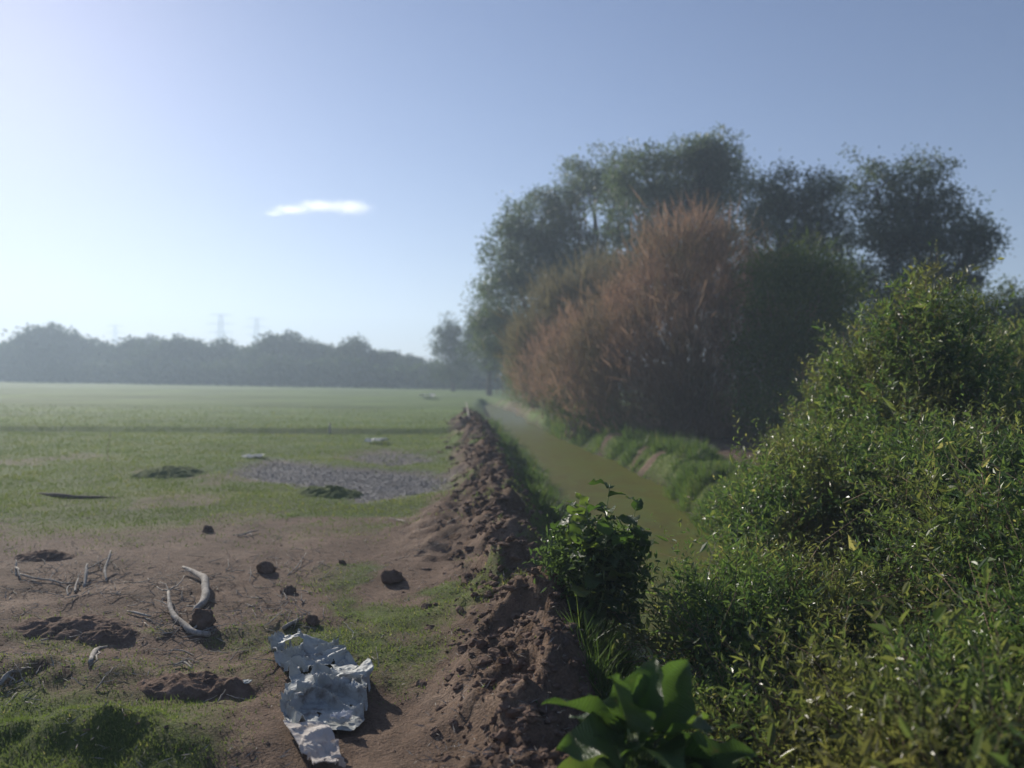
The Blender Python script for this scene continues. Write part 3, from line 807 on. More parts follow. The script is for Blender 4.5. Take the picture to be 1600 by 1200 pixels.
hts = [12, 10.5, 12, 9]
for i, (px, py, k, lb) in enumerate(line):
    d_ = D0(px) + rnd.uniform(-3, 5)
    p = at(px, py, d_)
    sc = (p[2] - H(p[0], d_)) / hts[k] * .97
    o = copy_tree(protos[k], (p[0], d_, H(p[0], d_) - .2), rnd.choice([0, math.pi, .3, -.3]), (sc * rnd.uniform(.9, 1.15), sc, sc), label=lb)
# continuation beyond both sides and second row, only filling
for i in range(6):
    px = -420 + i * 52; d_ = D0(px) + 4
    p = at(px, 535 + rnd.uniform(-12, 12), d_)
    k = rnd.randrange(4); sc = (p[2]) / hts[k]
    copy_tree(protos[k], (p[0], d_, H(p[0], d_) - .2), rnd.uniform(0, 6), (sc * 1.3, sc, sc), label='treeline tree outside the left edge, continuing the hazy row')
for pr in protos:
    for ch in list(pr.children): bpy.data.objects.remove(ch)
    bpy.data.objects.remove(pr)
# scrub under the treeline: one dense mass nobody could count
nb = 24000
bx = rng.uniform(-210, 40, nb); by = 143 + np.clip(-bx - 6, 0, 400) * .46 + rng.normal(size=nb) * 1.6
bz = height(bx, by, False) + rng.random(nb) ** 1.2 * (3.6 + 3.2 * fbm(bx, by * 0, .12, 3, 80))
V, Fc, va = leafgeo(np.stack([bx, by, bz], -1), rand_dir(nb), rand_dir(nb), rng.uniform(.7, 1.5, nb), rng.uniform(.4, .8, nb), 'quad')
tag(mesh('scrub', V, Fc, M_TREE2, attrs={'var': va}), 'dark dense scrub filling the foot of the distant treeline', 'scrub', kind='stuff')

# ------------------------------------------------------------------ pylons
def pylon(px, pytop, d, label, wscale=1.0):
    top = at(px, pytop, d); gx, gy = top[0], d
    gz = H(gx, gy); Ht = top[2] - gz
    root = empty('pylon', (gx, gy, gz), label=label, cat='pylon', group='lattice pylons behind the treeline')
    th = .17 * wscale
    B = Tubes()
    def hw(z):  # half width
        return np.interp(z / Ht, [0, .55, 1], [4.2, 1.5, .8]) * wscale
    lv = list(np.linspace(0, Ht, 13))
    for sx in (-1, 1):
        for sy in (-1, 1):
            B.add(np.array([[sx * hw(z), sy * hw(z), z] for z in lv]), np.full(13, th * 1.3), 4)
    for a, b_ in zip(lv[:-1], lv[1:]):
        for (s1, s2) in (((-1, -1), (1, -1)), ((1, -1), (1, 1)), ((1, 1), (-1, 1)), ((-1, 1), (-1, -1))):
            B.add([(s1[0] * hw(a), s1[1] * hw(a), a), (s2[0] * hw(b_), s2[1] * hw(b_), b_)], [th * .7] * 2, 3)
            B.add([(s2[0] * hw(a), s2[1] * hw(a), a), (s1[0] * hw(b_), s1[1] * hw(b_), b_)], [th * .7] * 2, 3)
    v, f = B.data(); o = mesh('lattice_tower', v, f, M_STEEL, root)
    for z, L in ((Ht * .985, 6.5), (Ht * .84, 8.2), (Ht * .70, 6.8)):
        A = Tubes()
        for s_ in (-1, 1):
            for sy in (-1, 1):
                A.add([(0, sy * hw(z), z), (s_ * L * wscale, 0, z + .2)], [th, th * .7], 4)
            A.add([(0, 0, z + 1.3), (s_ * L * wscale, 0, z + .3)], [th, th * .7], 4)
            for q_ in (.25, .5, .75):
                A.add([(s_ * L * q_ * wscale, 0, z + 1.3 * (1 - q_) + .2), (s_ * L * q_ * wscale, 0, z)], [th * .6] * 2, 3)
            A.add([(s_ * L * wscale, 0, z), (s_ * L * wscale, 0, z - 2.2)], [.14, .14], 4)
        v, f = A.data(); mesh('crossarm', v, f, M_STEEL, root)
    return root
pylon(345, 491, 780, 'lattice pylon with three crossarms, the left one of the close pair above the treeline', 1.7)
pylon(401, 497, 820, 'slimmer lattice pylon, the right one of the close pair above the treeline', 1.6)
pylon(180, 508, 880, 'very faint pylon right of the broad dome-shaped tree', 1.3)

# ------------------------------------------------------------------ cloud
m, n, o = newmat('cloud_mat')
tcn = n.nodes.new('ShaderNodeTexCoord')
nf = noise_node(n, 4.5, 9, .8, tcn.outputs['Object'], .4)
sub = n.nodes.new('ShaderNodeVectorMath'); sub.operation = 'LENGTH'
n.links.new(tcn.outputs['Object'], sub.inputs[0])
fall = n.nodes.new('ShaderNodeMath'); fall.operation = 'MULTIPLY_ADD'; fall.inputs[1].default_value = -.36; fall.inputs[2].default_value = -.27
n.links.new(sub.outputs['Value'], fall.inputs[0])
sm = n.nodes.new('ShaderNodeMath'); sm.operation = 'ADD'; n.links.new(nf, sm.inputs[0]); n.links.new(fall.outputs[0], sm.inputs[1])
ml = n.nodes.new('ShaderNodeMath'); ml.operation = 'MULTIPLY'; ml.use_clamp = False; ml.inputs[1].default_value = .075
mxx = n.nodes.new('ShaderNodeMath'); mxx.operation = 'MAXIMUM'; mxx.inputs[1].default_value = 0
n.links.new(sm.outputs[0], mxx.inputs[0]); n.links.new(mxx.outputs[0], ml.inputs[0])
pv = n.nodes.new('ShaderNodeVolumePrincipled'); pv.inputs['Color'].default_value = (1, 1, 1, 1); pv.inputs['Anisotropy'].default_value = .5
n.links.new(ml.outputs[0], pv.inputs['Density']); n.links.new(pv.outputs[0], o.inputs['Volume'])
M_CLOUD = m
def ico_sphere(sub_):
    import bmesh
    bm = bmesh.new(); bmesh.ops.create_icosphere(bm, subdivisions=sub_, radius=1)
    V = np.array([v.co[:] for v in bm.verts]); Fc = np.array([[v.index for v in f.verts] for f in bm.faces]); bm.free()
    return V, Fc
IV2, IF2 = ico_sphere(2); IV3, IF3 = ico_sphere(4)
root = empty('cloud', tuple(at(530, 325, 3000)), label='small bright wisp of cloud alone in the sky above the meadow', cat='cloud')
for (px, py, wx, hz) in ((548, 324, 120, 42), (500, 322, 130, 30), (455, 328, 110, 24), (428, 334, 60, 14)):
    p = at(px, py, 3000)
    o = mesh('wisp', IV2, IF2, M_CLOUD, root, smooth=True)
    o.location = Vector(p) - root.location; o.scale = (wx * 1.0, wx * .8, hz * 1.0)

# ------------------------------------------------------------------ clods
def clod(V0, seed, amp=.35):
    r = np.random.default_rng(seed)
    V = V0.copy()
    for f, a in ((1.3, amp), (2.9, amp * .55), (6.5, amp * .3), (13, amp * .14)):
        d = r.normal(size=(5, 3)); ph = r.uniform(0, 6.28, 5)
        s_ = sum(np.sin((V0 @ norm(d[i][None])[0]) * f * 2 + ph[i]) for i in range(5)) / 3
        V = V + V0 * (s_ * a)[:, None]
    return V
CL3 = [clod(IV3, s_) for s_ in range(5)]
clods = [(415, 886, .17, 'dark round clod lying right of the curved dead branch'), (613, 905, .20, 'dark clod on the trampled ground half-way to the ridge'),
         (487, 967, .10, 'small dark clod above the right end of the crumpled sheet'), (245, 742, .62, 'low dark mound in the green meadow left of the dry pond'),
         (450, 918, .12, 'ragged clod below the long thin twig'), (95, 990, .42, 'wide dark lump of earth at the left, below the scattered sticks'),
         (160, 1003, .26, 'smaller lump of earth right of the wide one at the left'), (268, 1085, .34, 'big dark lump of earth in the grass left of the crumpled sheet'),
         (335, 1090, .28, 'dark lump of earth between the big lump and the crumpled sheet'), (505, 772, .55, 'grassy low mound at the near edge of the dry pond'),
         (55, 872, .35, 'flat mound of earth at the left edge above the scattered sticks'), (535, 872, .06, 'little clod alone on the bare trampled ground'),
         (325, 823, .12, 'small greenish lump where the meadow meets the bare ground'), (345, 842, .5, 'x')]
for i, (px, py, r_, lb) in enumerate(clods):
    if lb == 'x': continue
    p = G(px, py + (8 if r_ < .2 else 4))
    flat = .8 if r_ < .25 else (.42 if p.y < 12 else .3)
    if r_ < .22:
        o = mesh('earth_clod', CL3[i % 5] * np.array([1.0, .75, flat]) * r_ * .72, IF3, M_CLOD, smooth=True)
        o.location = p + Vector((0, 0, r_ * flat * .2)); o.rotation_euler = (0, 0, rnd.uniform(-.4, .4))
        tag(o, lb, 'clod')
        continue
    gn = 56
    u, v_ = np.meshgrid(np.linspace(-1, 1, gn), np.linspace(-1, 1, gn), indexing='ij')
    wx_ = r_ * 1.45; wy_ = r_ * (.95 if p.y < 12 else 2.0)
    x = p.x + u * wx_; y = p.y + (v_ + .5) * wy_
    rho = np.hypot(u, np.where(v_ < 0, v_ * 1.25, v_)) + .55 * (fbm(x / r_, y / r_, 1.6, 4, 200 + i) - .5)
    hh_ = np.maximum(0, 1 - rho ** 2) ** 1.1
    hgt = (.115 if p.y < 12 else .15) * (r_ / .35) ** .6
    z = height(x, y) - .03 + hgt * hh_ * (.35 + .95 * fbm(x, y, 2.6 / r_, 5, 210 + i, True)) - .03 * (rho > 1)
    idx = np.arange(gn * gn).reshape(gn, gn)
    q = np.stack([idx[:-1, :-1], idx[1:, :-1], idx[1:, 1:], idx[:-1, 1:]], -1).reshape(-1, 4)
    q = q[(rho.ravel()[q] < 1.08).any(1)]
    o = mesh('earth_clod' if 'mound' not in lb else 'earth_mound', np.stack([x, y, z], -1).reshape(-1, 3), q, M_CLOD if ('grassy' not in lb and 'meadow' not in lb) else M_TURF, smooth=True, loc=tuple(p))
    tag(o, lb, 'lump of earth' if 'mound' not in lb else 'mound')
# loose clods heaped over the ridge: uncountable
def scatter_clods(name, n, fx, label, rs, V0=IV2, Fc=IF2):
    vs, fs = [], []; k0 = 0
    var = [clod(V0, 100 + i, .46) for i in range(12)]
    for i in range(n):
        x, y = fx(); r_ = rs() * (1 + y / 25)
        an = rnd.uniform(0, 6.28); c_, s_ = math.cos(an), math.sin(an)
        V = var[i % 12] * np.array([1, rnd.uniform(.5, .9), rnd.uniform(.35, .65)]) * r_
        V = V @ np.array([[c_, s_, 0], [-s_, c_, 0], [0, 0, 1]])
        vs.append((V, x, y)); fs.append(Fc + k0); k0 += len(V)
    xs = np.array([v[1] for v in vs]); yy = np.array([v[2] for v in vs]); zz = height(xs, yy) - .005
    A = np.concatenate([v + np.array([x, y, z]) for v, x, y, z in zip([t_[0] for t_ in vs], xs, yy, zz)])
    return tag(mesh(name, A, np.concatenate(fs), M_CLOD, smooth=False), label, 'soil', kind='stuff')
def fx_ridge():
    y = 3.0 * (46 / 3.0) ** rnd.random()
    return float(ridge_x(y)) + rnd.gauss(-.12, .28 + .008 * y), y
scatter_clods('loose_soil', 4600, fx_ridge, 'loose brown clods heaped along the whole earth ridge', lambda: rnd.choice([.010, .014, .02, .03, .045]) * rnd.uniform(.7, 1.3))
def fx_flat():
    y = 4 * (15 / 4) ** rnd.random(); return rnd.uniform(-.75, .12) * y, y
scatter_clods('soil_crumbs', 1500, fx_flat, 'small crumbs of earth strewn over the bare ground', lambda: rnd.uniform(.006, .02), *ico_sphere(1))

# ------------------------------------------------------------------ cracked mud flakes of the dry pond
n0 = 60000
px_ = rng.uniform(-10, -1, n0); py_ = rng.uniform(14, 29, n0)
k = rng.random(n0) < .75 * (pond(px_, py_) - .25)
px_, py_ = px_[k], py_[k]; N0 = len(px_)
a = rng.uniform(0, 6.28, N0)
d = np.stack([np.cos(a), np.sin(a), rng.normal(size=N0) * .1], -1)
P = np.stack([px_, py_, height(px_, py_) + .01], -1)
nr_ = norm(np.stack([rng.normal(size=N0) * .13, rng.normal(size=N0) * .13, np.ones(N0)], -1))
V, Fc, va = leafgeo(P, d, nr_, rng.uniform(.03, .11, N0) * rng.uniform(.4, 1, N0), rng.uniform(.02, .06, N0), 'leaf', fold=.2)
tag(mesh('mud_flakes', V, Fc, M_MUDP, attrs={'var': va}), 'curled grey flakes of dried mud covering the dry pond', 'mud', kind='stuff')

# ------------------------------------------------------------------ grass
def blades(name, n, samp, hgt, wid, mat, label, lean=.5, th=.35):
    x, y = samp(n)
    g = grassmask(x, y)
    k = (rng.random(n) < g ** 1.3 * (1 - .85 * sstep(20, 58, y))) & (height(x, y, False) > WATER - .12)
    x, y = x[k], y[k]; z = height(x, y) - .01; N_ = len(x)
    P = np.stack([x, y, z], -1)
    cl_ = fbm(x, y, 2.2, 3, 90)
    D = norm(np.stack([rng.normal(size=N_) * lean, rng.normal(size=N_) * lean, np.ones(N_)], -1))
    dist = np.maximum(y, 4)
    h_ = hgt(x, y) * rng.uniform(.5, 1.4, N_) * (.4 + 1.2 * cl_)
    V, Fc, va = leafgeo(P, D, rand_dir(N_) * np.array([1, 1, .2]), h_, wid(x, y), 'blade', np.clip(.35 * rng.random(N_) + .7 * (fbm(x, y, .8, 3, 91) - .15) + (rng.random(N_) < .04) * .5, 0, 1))
    return tag(mesh(name, V, Fc, mat, attrs={'var': va}), label, 'grass', kind='stuff')
def sm_field(n):
    y = 3.2 * (60 / 3.2) ** rng.random(n); x = rng.uniform(-.78, .12, n) * (y + .8); return x, y
blades('meadow_grass', 330000, sm_field, lambda x, y: .028 + .0012 * y, lambda x, y: .005 + .0011 * y, M_GRASS, 'short patchy meadow grass on the left of the ridge')
def sm_bank(n):
    y = 3.0 * (48 / 3.0) ** rng.random(n)
    left = rng.random(n) < .4
    xl = can_l(y) + .12 - rng.random(n) * 1.05
    xr = can_r(y) + rng.uniform(-.35, 2.4, n)
    return np.where(left, xl, xr), y
blades('bank_grass', 170000, sm_bank, lambda x, y: (.06 + .0035 * y) * (.4 + 2.6 * sstep(.45, .62, fbm(x, y, 1.1, 2, 77))), lambda x, y: .008 + .0012 * y, M_BANK, 'longer green grass along both canal banks', .6)

# ------------------------------------------------------------------ dead wood
def stick(name, pts, rad, label, cat='branch', group=None, mat=None, sides=7, forks=()):
    """pts: pixels with a height above ground; rad in metres"""
    W = []
    for (px, py, dz) in pts:
        p = G(px, py); W.append(np.array([p.x, p.y, p.z + dz]))
    W = np.array(W)
    # smooth path
    t = np.linspace(0, len(W) - 1, (len(W) - 1) * 4 + 1)
    Pn = np.stack([np.interp(t, np.arange(len(W)), W[:, i]) for i in range(3)], -1)
    for _ in range(2): Pn[1:-1] = (Pn[:-2] + 2 * Pn[1:-1] + Pn[2:]) / 4
    L = np.linalg.norm(W[-1] - W[0])
    wb = np.array([[rnd.gauss(0, 1) for _ in range(3)] for _ in range(len(Pn))])
    for _ in range(3): wb[1:-1] = (wb[:-2] + 2 * wb[1:-1] + wb[2:]) / 4
    Pn += wb * min(.02, L * .02)
    r_ = np.interp(t / (len(W) - 1), np.linspace(0, 1, len(rad)), rad) * np.array([rnd.uniform(.88, 1.12) for _ in t])
    T = Tubes(); T.add(Pn, r_, sides)
    for (i, ex, ey, dz, r0) in forks:
        q_ = G(ex, ey); e = np.array([q_.x, q_.y, q_.z + dz])
        T.add(wob(Pn[i], e, 5, .07), np.linspace(r0, r0 * .35, 5), 5)
    b = W[0]
    o = T.build(name, mat or M_DEAD, loc=tuple(b))
    return tag(o, label, cat, group)
stick('dead_branch', [(288, 896, .06), (305, 905, .08), (320, 918, .09), (324, 935, .09), (318, 950, .07), (302, 960, .03)], [.018, .036, .043, .046, .042, .03], 'thick curved pale dead branch arching over the bare ground', forks=((3, 280, 900, .05, .012), (14, 332, 945, .03, .012), (18, 290, 952, .03, .016)))
stick('dead_branch', [(325, 997, .03), (300, 990, .04), (275, 975, .05), (266, 958, .06), (266, 938, .09)], [.03, .034, .03, .025, .016], 'forked pale dead branch left of the thick curved one', forks=((16, 245, 930, .1, .012), (16, 288, 917, .14, .012), (12, 240, 944, .05, .009), (4, 320, 978, .06, .015), (15, 250, 925, .12, .008)))
o = mesh('shadow_lump', CL3[2] * np.array([.12, .09, .10]), IF3, M_CLOD, smooth=True)  # dark solid lump added in place of the shadow below the raised branch
p = G(316, 978); o.location = p + Vector((0, 0, .04)); tag(o, 'added dark lump standing in for the shadow under the lower end of the thick curved branch', 'shadow lump')
stick('dead_branch', [(236, 968, .02), (215, 962, .03), (200, 958, .02)], [.01, .014, .008], 'grey stick lying left of the forked branch')
stick('twig', [(452, 900, .02), (466, 885, .04), (478, 872, .06)], [.008, .007, .004], 'long thin straight twig right of the dark round clod')
stick('dead_branch', [(443, 985, .02), (455, 978, .03), (471, 967, .03)], [.022, .02, .006], 'short pale tapered piece of wood above the crumpled sheet')
stick('twig', [(418, 978, .01), (430, 970, .03), (440, 962, .04)], [.004, .006, .004], 'thin leaning twig between the curved branch and the pale piece of wood')
stick('twig', [(608, 812, .02), (620, 814, .03), (634, 818, .02)], [.006, .012, .008], 'pale twig at the edge of the meadow by the tipped soil')
stick('dead_branch', [(162, 912, .01), (166, 898, .08), (172, 882, .16)], [.012, .018, .012], 'upright white stick in the scattered wood at the left')
stick('dead_branch', [(132, 918, .01), (133, 905, .08), (134, 897, .14)], [.014, .022, .012], 'short thick white stub standing among the scattered sticks')
stick('dead_branch', [(117, 928, .01), (119, 921, .06), (124, 910, .06)], [.014, .012, .008], 'small bent white stick in front of the short thick stub', forks=((6, 127, 903, .10, .008),))
stick('dead_branch', [(106, 931, .0), (104, 927, .05), (110, 920, .05)], [.009, .009, .005], 'tiny hooked white stick at the foot of the scattered sticks')
stick('dead_branch', [(30, 902, .03), (60, 908, .03), (90, 913, .04), (118, 918, .02)], [.010, .012, .010, .006], 'long thin grey branch lying flat across the scattered sticks', forks=((6, 85, 901, .05, .006), (8, 108, 921, .02, .006), (4, 60, 904, .04, .005)))
stick('dead_branch', [(26, 900, .0), (25, 895, .06), (24, 890, .13)], [.016, .012, .007], 'knobbly pale root end at the far left of the scattered sticks', forks=((4, 34, 899, .05, .012), (4, 32, 908, .02, .016)))
stick('dead_branch', [(140, 893, .03), (160, 884, .06), (180, 871, .05)], [.009, .008, .004], 'slanting grey twig behind the upright white stick')
stick('twig', [(388, 912, .01), (393, 903, .06), (391, 896, .10)], [.005, .005, .003], 'pale wisp of a twig between the curved branch and the dark round clod', forks=((4, 396, 907, .03, .004),))
stick('twig', [(355, 893, .01), (358, 888, .05), (356, 882, .07)], [.006, .005, .003], 'small white splinter above the thick curved branch', forks=((4, 364, 893, .02, .004),))
stick('twig', [(440, 925, .01), (444, 931, .03), (448, 937, .02)], [.006, .008, .004], 'crooked white twig beside the ragged clod')
stick('dead_branch', [(138, 1040, .03), (150, 1030, .08), (166, 1024, .07)], [.02, .025, .012], 'pale weathered branch over the hollow below the earth lumps', forks=((4, 140, 1045, .02, .012),))
stick('dead_branch', [(0, 1078, .03), (12, 1066, .06), (22, 1056, .05)], [.02, .022, .008], 'pale splintered branch cut by the left edge', forks=((4, 24, 1072, .04, .01), (5, 45, 1052, .05, .006)))
stick('dead_branch', [(262, 1018, .01), (285, 1020, .02), (305, 1027, .01)], [.005, .007, .003], 'thin pale stick lying on bare ground above the big lump of earth')
stick('dead_branch', [(272, 1044, .02), (288, 1040, .04), (300, 1050, .03)], [.008, .01, .005], 'forked grey stick lying on the big lump of earth', forks=((5, 265, 1047, .02, .006),))
stick('dead_branch', [(733, 655, .02), (731, 648, .18), (729, 641, .36)], [.035, .04, .02], 'pale stick poking up from the far end of the ridge')
stick('twig', [(64, 1004, .02), (75, 1004, .03)], [.008, .008], 'short white stick in the shade of the wide earth lump')
stick('thin_stake', [(515, 677, 0), (515, 676, .42)], [.05, .035], 'short pale post standing alone at the furrow in the meadow', 'stake')
stick('weed_stalk', [(168, 722, 0), (170, 722, .5), (172, 722, .95)], [.008, .007, .004], 'lone thin weed stalk in the left part of the meadow', 'plant', mat=M_TWIG)
stick('dead_branch', [(370, 840, .0), (390, 836, .04), (405, 832, .04)], [.012, .014, .006], 'grey twig heap at the edge of the grass above the dark round clod', forks=((4, 395, 842, .03, .008),))
stick('dead_branch', [(60, 770, .0), (90, 778, .04), (140, 779, .02), (190, 777, 0)], [.04, .05, .04, .02], 'long dark stick half sunk in the meadow grass at the left', mat=M_BARK)
stick('dead_branch', [(948, 668, .1), (936, 640, .5), (945, 622, 1.2)], [.03, .035, .02], 'pale bent stem hanging at the left foot of the reddish shrub', mat=M_TWIG)
# small litter of straw and splinters, uncountable
nL = 5200
yl = 4 * (15 / 4) ** rng.random(nL); xl = rng.uniform(-.75, .1, nL) * yl
kk = fbm(xl, yl, .9, 3, 95) > .42
xl, yl = xl[kk], yl[kk]; nL = len(xl)
a = rng.uniform(0, 6.28, nL)
V, Fc, va = leafgeo(np.stack([xl, yl, height(xl, yl) + .012], -1), np.stack([np.cos(a), np.sin(a), rng.random(nL) * .5], -1), norm(np.stack([rng.normal(size=nL), rng.normal(size=nL), np.ones(nL)], -1)), rng.uniform(.03, .12, nL), rng.uniform(.004, .010, nL), 'fold')
tag(mesh('straw_litter', V, Fc, M_DEAD, attrs={'var': va}), 'pale straw and splinters strewn over the bare ground', 'litter', kind='stuff')

# heaps of small dead twigs, uncountable
T = Tubes()
for (px0, px1, py0, py1, nn_) in ((15, 210, 880, 935, 150), (225, 345, 900, 1000, 120), (350, 500, 870, 985, 130), (250, 320, 1015, 1060, 16), (0, 60, 1040, 1090, 14), (360, 440, 825, 850, 18), (0, 600, 830, 1100, 160), (620, 700, 800, 880, 14)):
    for k in range(nn_):
        p = G(rnd.uniform(px0, px1), rnd.uniform(py0, py1)); a_ = rnd.uniform(0, 6.28); L = rnd.uniform(.05, .26)
        e = np.array([p.x + math.cos(a_) * L, p.y + math.sin(a_) * L, 0]); e[2] = H(e[0], e[1]) + rnd.uniform(.005, .09)
        r0 = rnd.uniform(.0025, .007)
        T.add(wob((p.x, p.y, p.z + .008), e, 5, .07), np.linspace(r0, r0 * .4, 5), 4)
tag(T.build('twig_litter', M_DEAD), 'small dead twigs scattered around the larger dead branches', 'twigs', kind='stuff')

# ------------------------------------------------------------------ crumpled sheets
def crumple(left, right, nu, nv, folds, amp, lift, seed):
    r = np.random.default_rng(seed)
    ys_ = np.linspace(left[0][0], left[-1][0], nv)
    A = np.zeros((nv, nu, 3))
    for j, yv in enumerate(ys_):
        xl_ = np.interp(yv, [p[0] for p in left], [p[1] for p in left]); xr_ = np.interp(yv, [p[0] for p in right], [p[1] for p in right])
        p0 = inpix(xl_, yv); p1 = inpix(xr_, yv)
        for i in range(nu):
            t = i / (nu - 1)
            A[j, i, 0] = p0[0] + (p1[0] - p0[0]) * t; A[j, i, 1] = p0[1] + (p1[1] - p0[1]) * t
    x, y = A[..., 0].copy(), A[..., 1].copy()
    wx = x + .10 * (fbm(x, y, 4, 2, seed) - .5); wy = y + .10 * (fbm(x, y, 4, 2, seed + 5) - .5)
    h = np.zeros_like(x); ox = np.zeros_like(x); oy = np.zeros_like(x)
    nc_ = folds * 5
    cx = r.uniform(x.min(), x.max(), nc_); cy = r.uniform(y.min(), y.max(), nc_)
    sx = r.uniform(-.55, .55, nc_); sy = r.uniform(-.55, .55, nc_); ch = r.uniform(0, amp * .55, nc_)
    D = np.hypot((wx[..., None] - cx) * 1.0, (wy[..., None] - cy) * 1.25)
    o_ = np.argsort(D, -1); i1 = o_[..., 0]
    d1 = np.take_along_axis(D, o_[..., :1], -1)[..., 0]; d2 = np.take_along_axis(D, o_[..., 1:2], -1)[..., 0]
    e = (d2 - d1)
    gate = sstep(.30, .6, fbm(x, y, 3.5, 2, seed + 3))
    h = ch[i1] * .6 + (wx - cx[i1]) * sx[i1] * .6 + (wy - cy[i1]) * sy[i1] * .6
    h = (h + np.roll(h, 1, 0) + np.roll(h, 1, 1) + np.roll(h, -1, 0) + np.roll(h, -1, 1)) / 5
    h = np.maximum(h, 0) + gate * amp * 1.15 * np.maximum(0, 1 - e / .045) ** 1.3 + .012 * (fbm(x, y, 18, 2, seed, True) - .5)
    ox = gate * .02 * np.sign(sx[i1]) * np.maximum(0, 1 - e / .07)
    base_ = height(x, y, True)
    z = base_ + lift + h + .015
    V = np.stack([x + ox, y + oy, z], -1).reshape(-1, 3)
    idx = np.arange(nu * nv).reshape(nv, nu)
    q = np.stack([idx[:-1, :-1], idx[:-1, 1:], idx[1:, 1:], idx[1:, :-1]], -1).reshape(-1, 4)
    return V, q
def sheetmat(name, c1, c2, dirt, rough, trans):
    m, n, o = newmat(name)
    f = noise_node(n, 3.5, 5); c = ramp(n, f, [(.3, c1), (.7, c2)])
    f2 = noise_node(n, 5.5, 6, .65); fr = ramp(n, f2, [(.50, (0, 0, 0)), (.66, (1, 1, 1))])
    c = mixc(n, fr, c, dirt)
    p = bsdf(n, o, c, rough, .28, bump(n, noise_node(n, 60, 3), .15, .004))
    t = n.nodes.new('ShaderNodeBsdfTranslucent'); n.links.new(c, t.inputs[0])
    mx = n.nodes.new('ShaderNodeMixShader'); mx.inputs[0].default_value = trans
    n.links.new(p.outputs[0], mx.inputs[1]); n.links.new(t.outputs[0], mx.inputs[2]); n.links.new(mx.outputs[0], o.inputs[0])
    return m
M_SHEET = sheetmat('blue_grey_sheet_mat', (.37, .39, .36), (.52, .53, .50), (.20, .18, .16), .6, .12)
M_CLOTH = sheetmat('off_white_cloth_mat', (.55, .49, .43), (.68, .62, .55), (.42, .35, .29), .85, .1)
def sheet(name, left, right, nu, nv, folds, amp, lift, seed, mat, label, cat, th=.004):
    V, q = crumple(left, right, nu, nv, folds, amp, lift, seed)
    qc = V[q].mean(1); hole = fbm(qc[:, 0], qc[:, 1], 5.0, 4, seed + 50)
    q = q[hole < .74]
    c_ = V.mean(0)
    o = mesh(name, V, q, mat, loc=tuple(c_), smooth=False)
    md = o.modifiers.new('thickness', 'SOLIDIFY'); md.thickness = th
    return tag(o, label, cat)
sheet('plastic_sheet', [(1010, 420), (1045, 432), (1070, 455), (1095, 446), (1120, 441), (1143, 449)], [(1010, 522), (1035, 545), (1050, 568), (1068, 580), (1100, 576), (1120, 570), (1143, 548)], 84, 150, 9, .085, .02, 5, M_SHEET, 'crumpled pale blue-grey plastic sheet lying on the bare ground', 'plastic sheet')
sheet('cloth', [(1143, 442), (1160, 452), (1180, 468), (1215, 488)], [(1143, 505), (1160, 522), (1180, 530), (1215, 540)], 40, 50, 4, .03, .05, 21, M_CLOTH, 'off-white cloth at the bottom edge under the near end of the blue-grey sheet', 'cloth', .008)
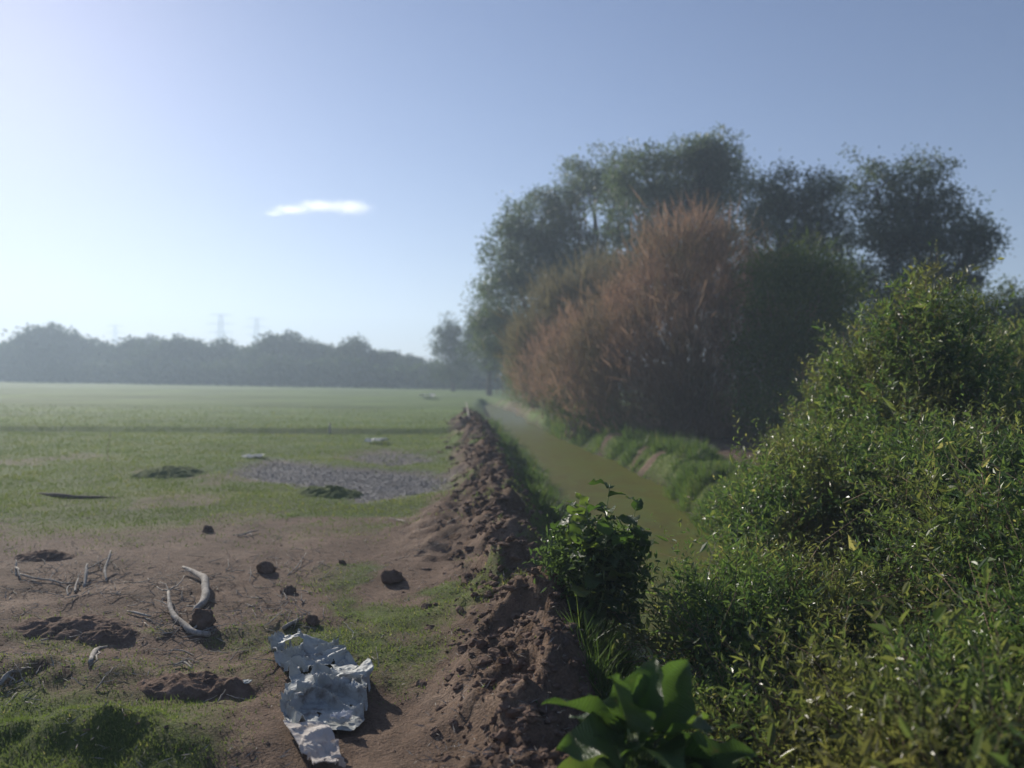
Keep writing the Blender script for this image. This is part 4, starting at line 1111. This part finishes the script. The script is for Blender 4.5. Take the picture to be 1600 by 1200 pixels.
# small rubbish
def scrap(px, py, sx, sy, sz, mat, name, label, cat, seed=3):
    p = G(px, py)
    nu, nv = 12, 8
    u, v_ = np.meshgrid(np.linspace(-1, 1, nu), np.linspace(-1, 1, nv), indexing='ij')
    r = np.random.default_rng(seed); z = np.abs(fbm(u + seed, v_, 2.2, 3, seed, True)) * sz
    edge = 1 + .35 * (fbm(u * 2 + seed, v_ * 2, 1.3, 2, seed + 1) - .5)
    V = np.stack([u * sx * edge, v_ * sy * edge, z], -1).reshape(-1, 3)
    idx = np.arange(nu * nv).reshape(nu, nv); q = np.stack([idx[:-1, :-1], idx[1:, :-1], idx[1:, 1:], idx[:-1, 1:]], -1).reshape(-1, 4)
    o = mesh(name, V, q, mat); o.location = p + Vector((0, 0, .01)); tag(o, label, cat)
    md = o.modifiers.new('thickness', 'SOLIDIFY'); md.thickness = .006
    return o
M_PALE = simplemat('pale_rubbish_mat', (.55, .52, .42), (.72, .70, .60), 6, .7, .3, .3, .01)
scrap(588, 693, .42, .35, .22, M_PALE, 'pale_sack', 'flattened pale sack in the meadow beyond the dry pond', 'sack', 4)
scrap(668, 622, .8, .8, .5, M_PALE, 'pale_rag', 'pale scrap of rubbish far off in the meadow left of the ridge end', 'rubbish', 7)
scrap(397, 715, .28, .3, .10, M_PALE, 'pale_scrap', 'pale scrap at the far edge of the dry pond', 'rubbish', 9)
scrap(597, 600, 1.3, 1.0, .9, M_PALE, 'white_heap', 'small white heap at the foot of the distant treeline', 'rubbish', 12)
scrap(383, 1070, .05, .04, .03, M_SHEET, 'plastic_scrap', 'small blue-grey plastic scrap left of the crumpled sheet', 'plastic scrap', 13)
M_CLEAR = sheetmat('wrapper_mat', (.6, .6, .6), (.8, .8, .8), (.5, .5, .5), .12, .2)
scrap(533, 1140, .075, .05, .07, M_CLEAR, 'shiny_wrapper', 'shiny crinkled wrapper on the near right corner of the blue-grey sheet', 'wrapper', 17).location.z += .06

# ------------------------------------------------------------------ haze
lo, hi = np.array([-880, -40, -2.2]), np.array([880, 960, 76])
c8 = np.array([[x, y, z] for z in (0, 1) for y in (0, 1) for x in (0, 1)]) * (hi - lo) + lo
m, n, o = newmat('haze_mat')
pv = n.nodes.new('ShaderNodeVolumePrincipled')
pv.inputs['Color'].default_value = (.68, .83, 1, 1)
pv.inputs['Density'].default_value = .0018
pv.inputs['Anisotropy'].default_value = .32
n.links.new(pv.outputs[0], o.inputs['Volume'])
hz = mesh('haze', c8, np.array([[0, 2, 3, 1], [4, 5, 7, 6], [0, 1, 5, 4], [2, 6, 7, 3], [0, 4, 6, 2], [1, 3, 7, 5]]), m)
tag(hz, 'thin bright haze lying over the meadow and veiling the distant trees', 'haze', kind='stuff')
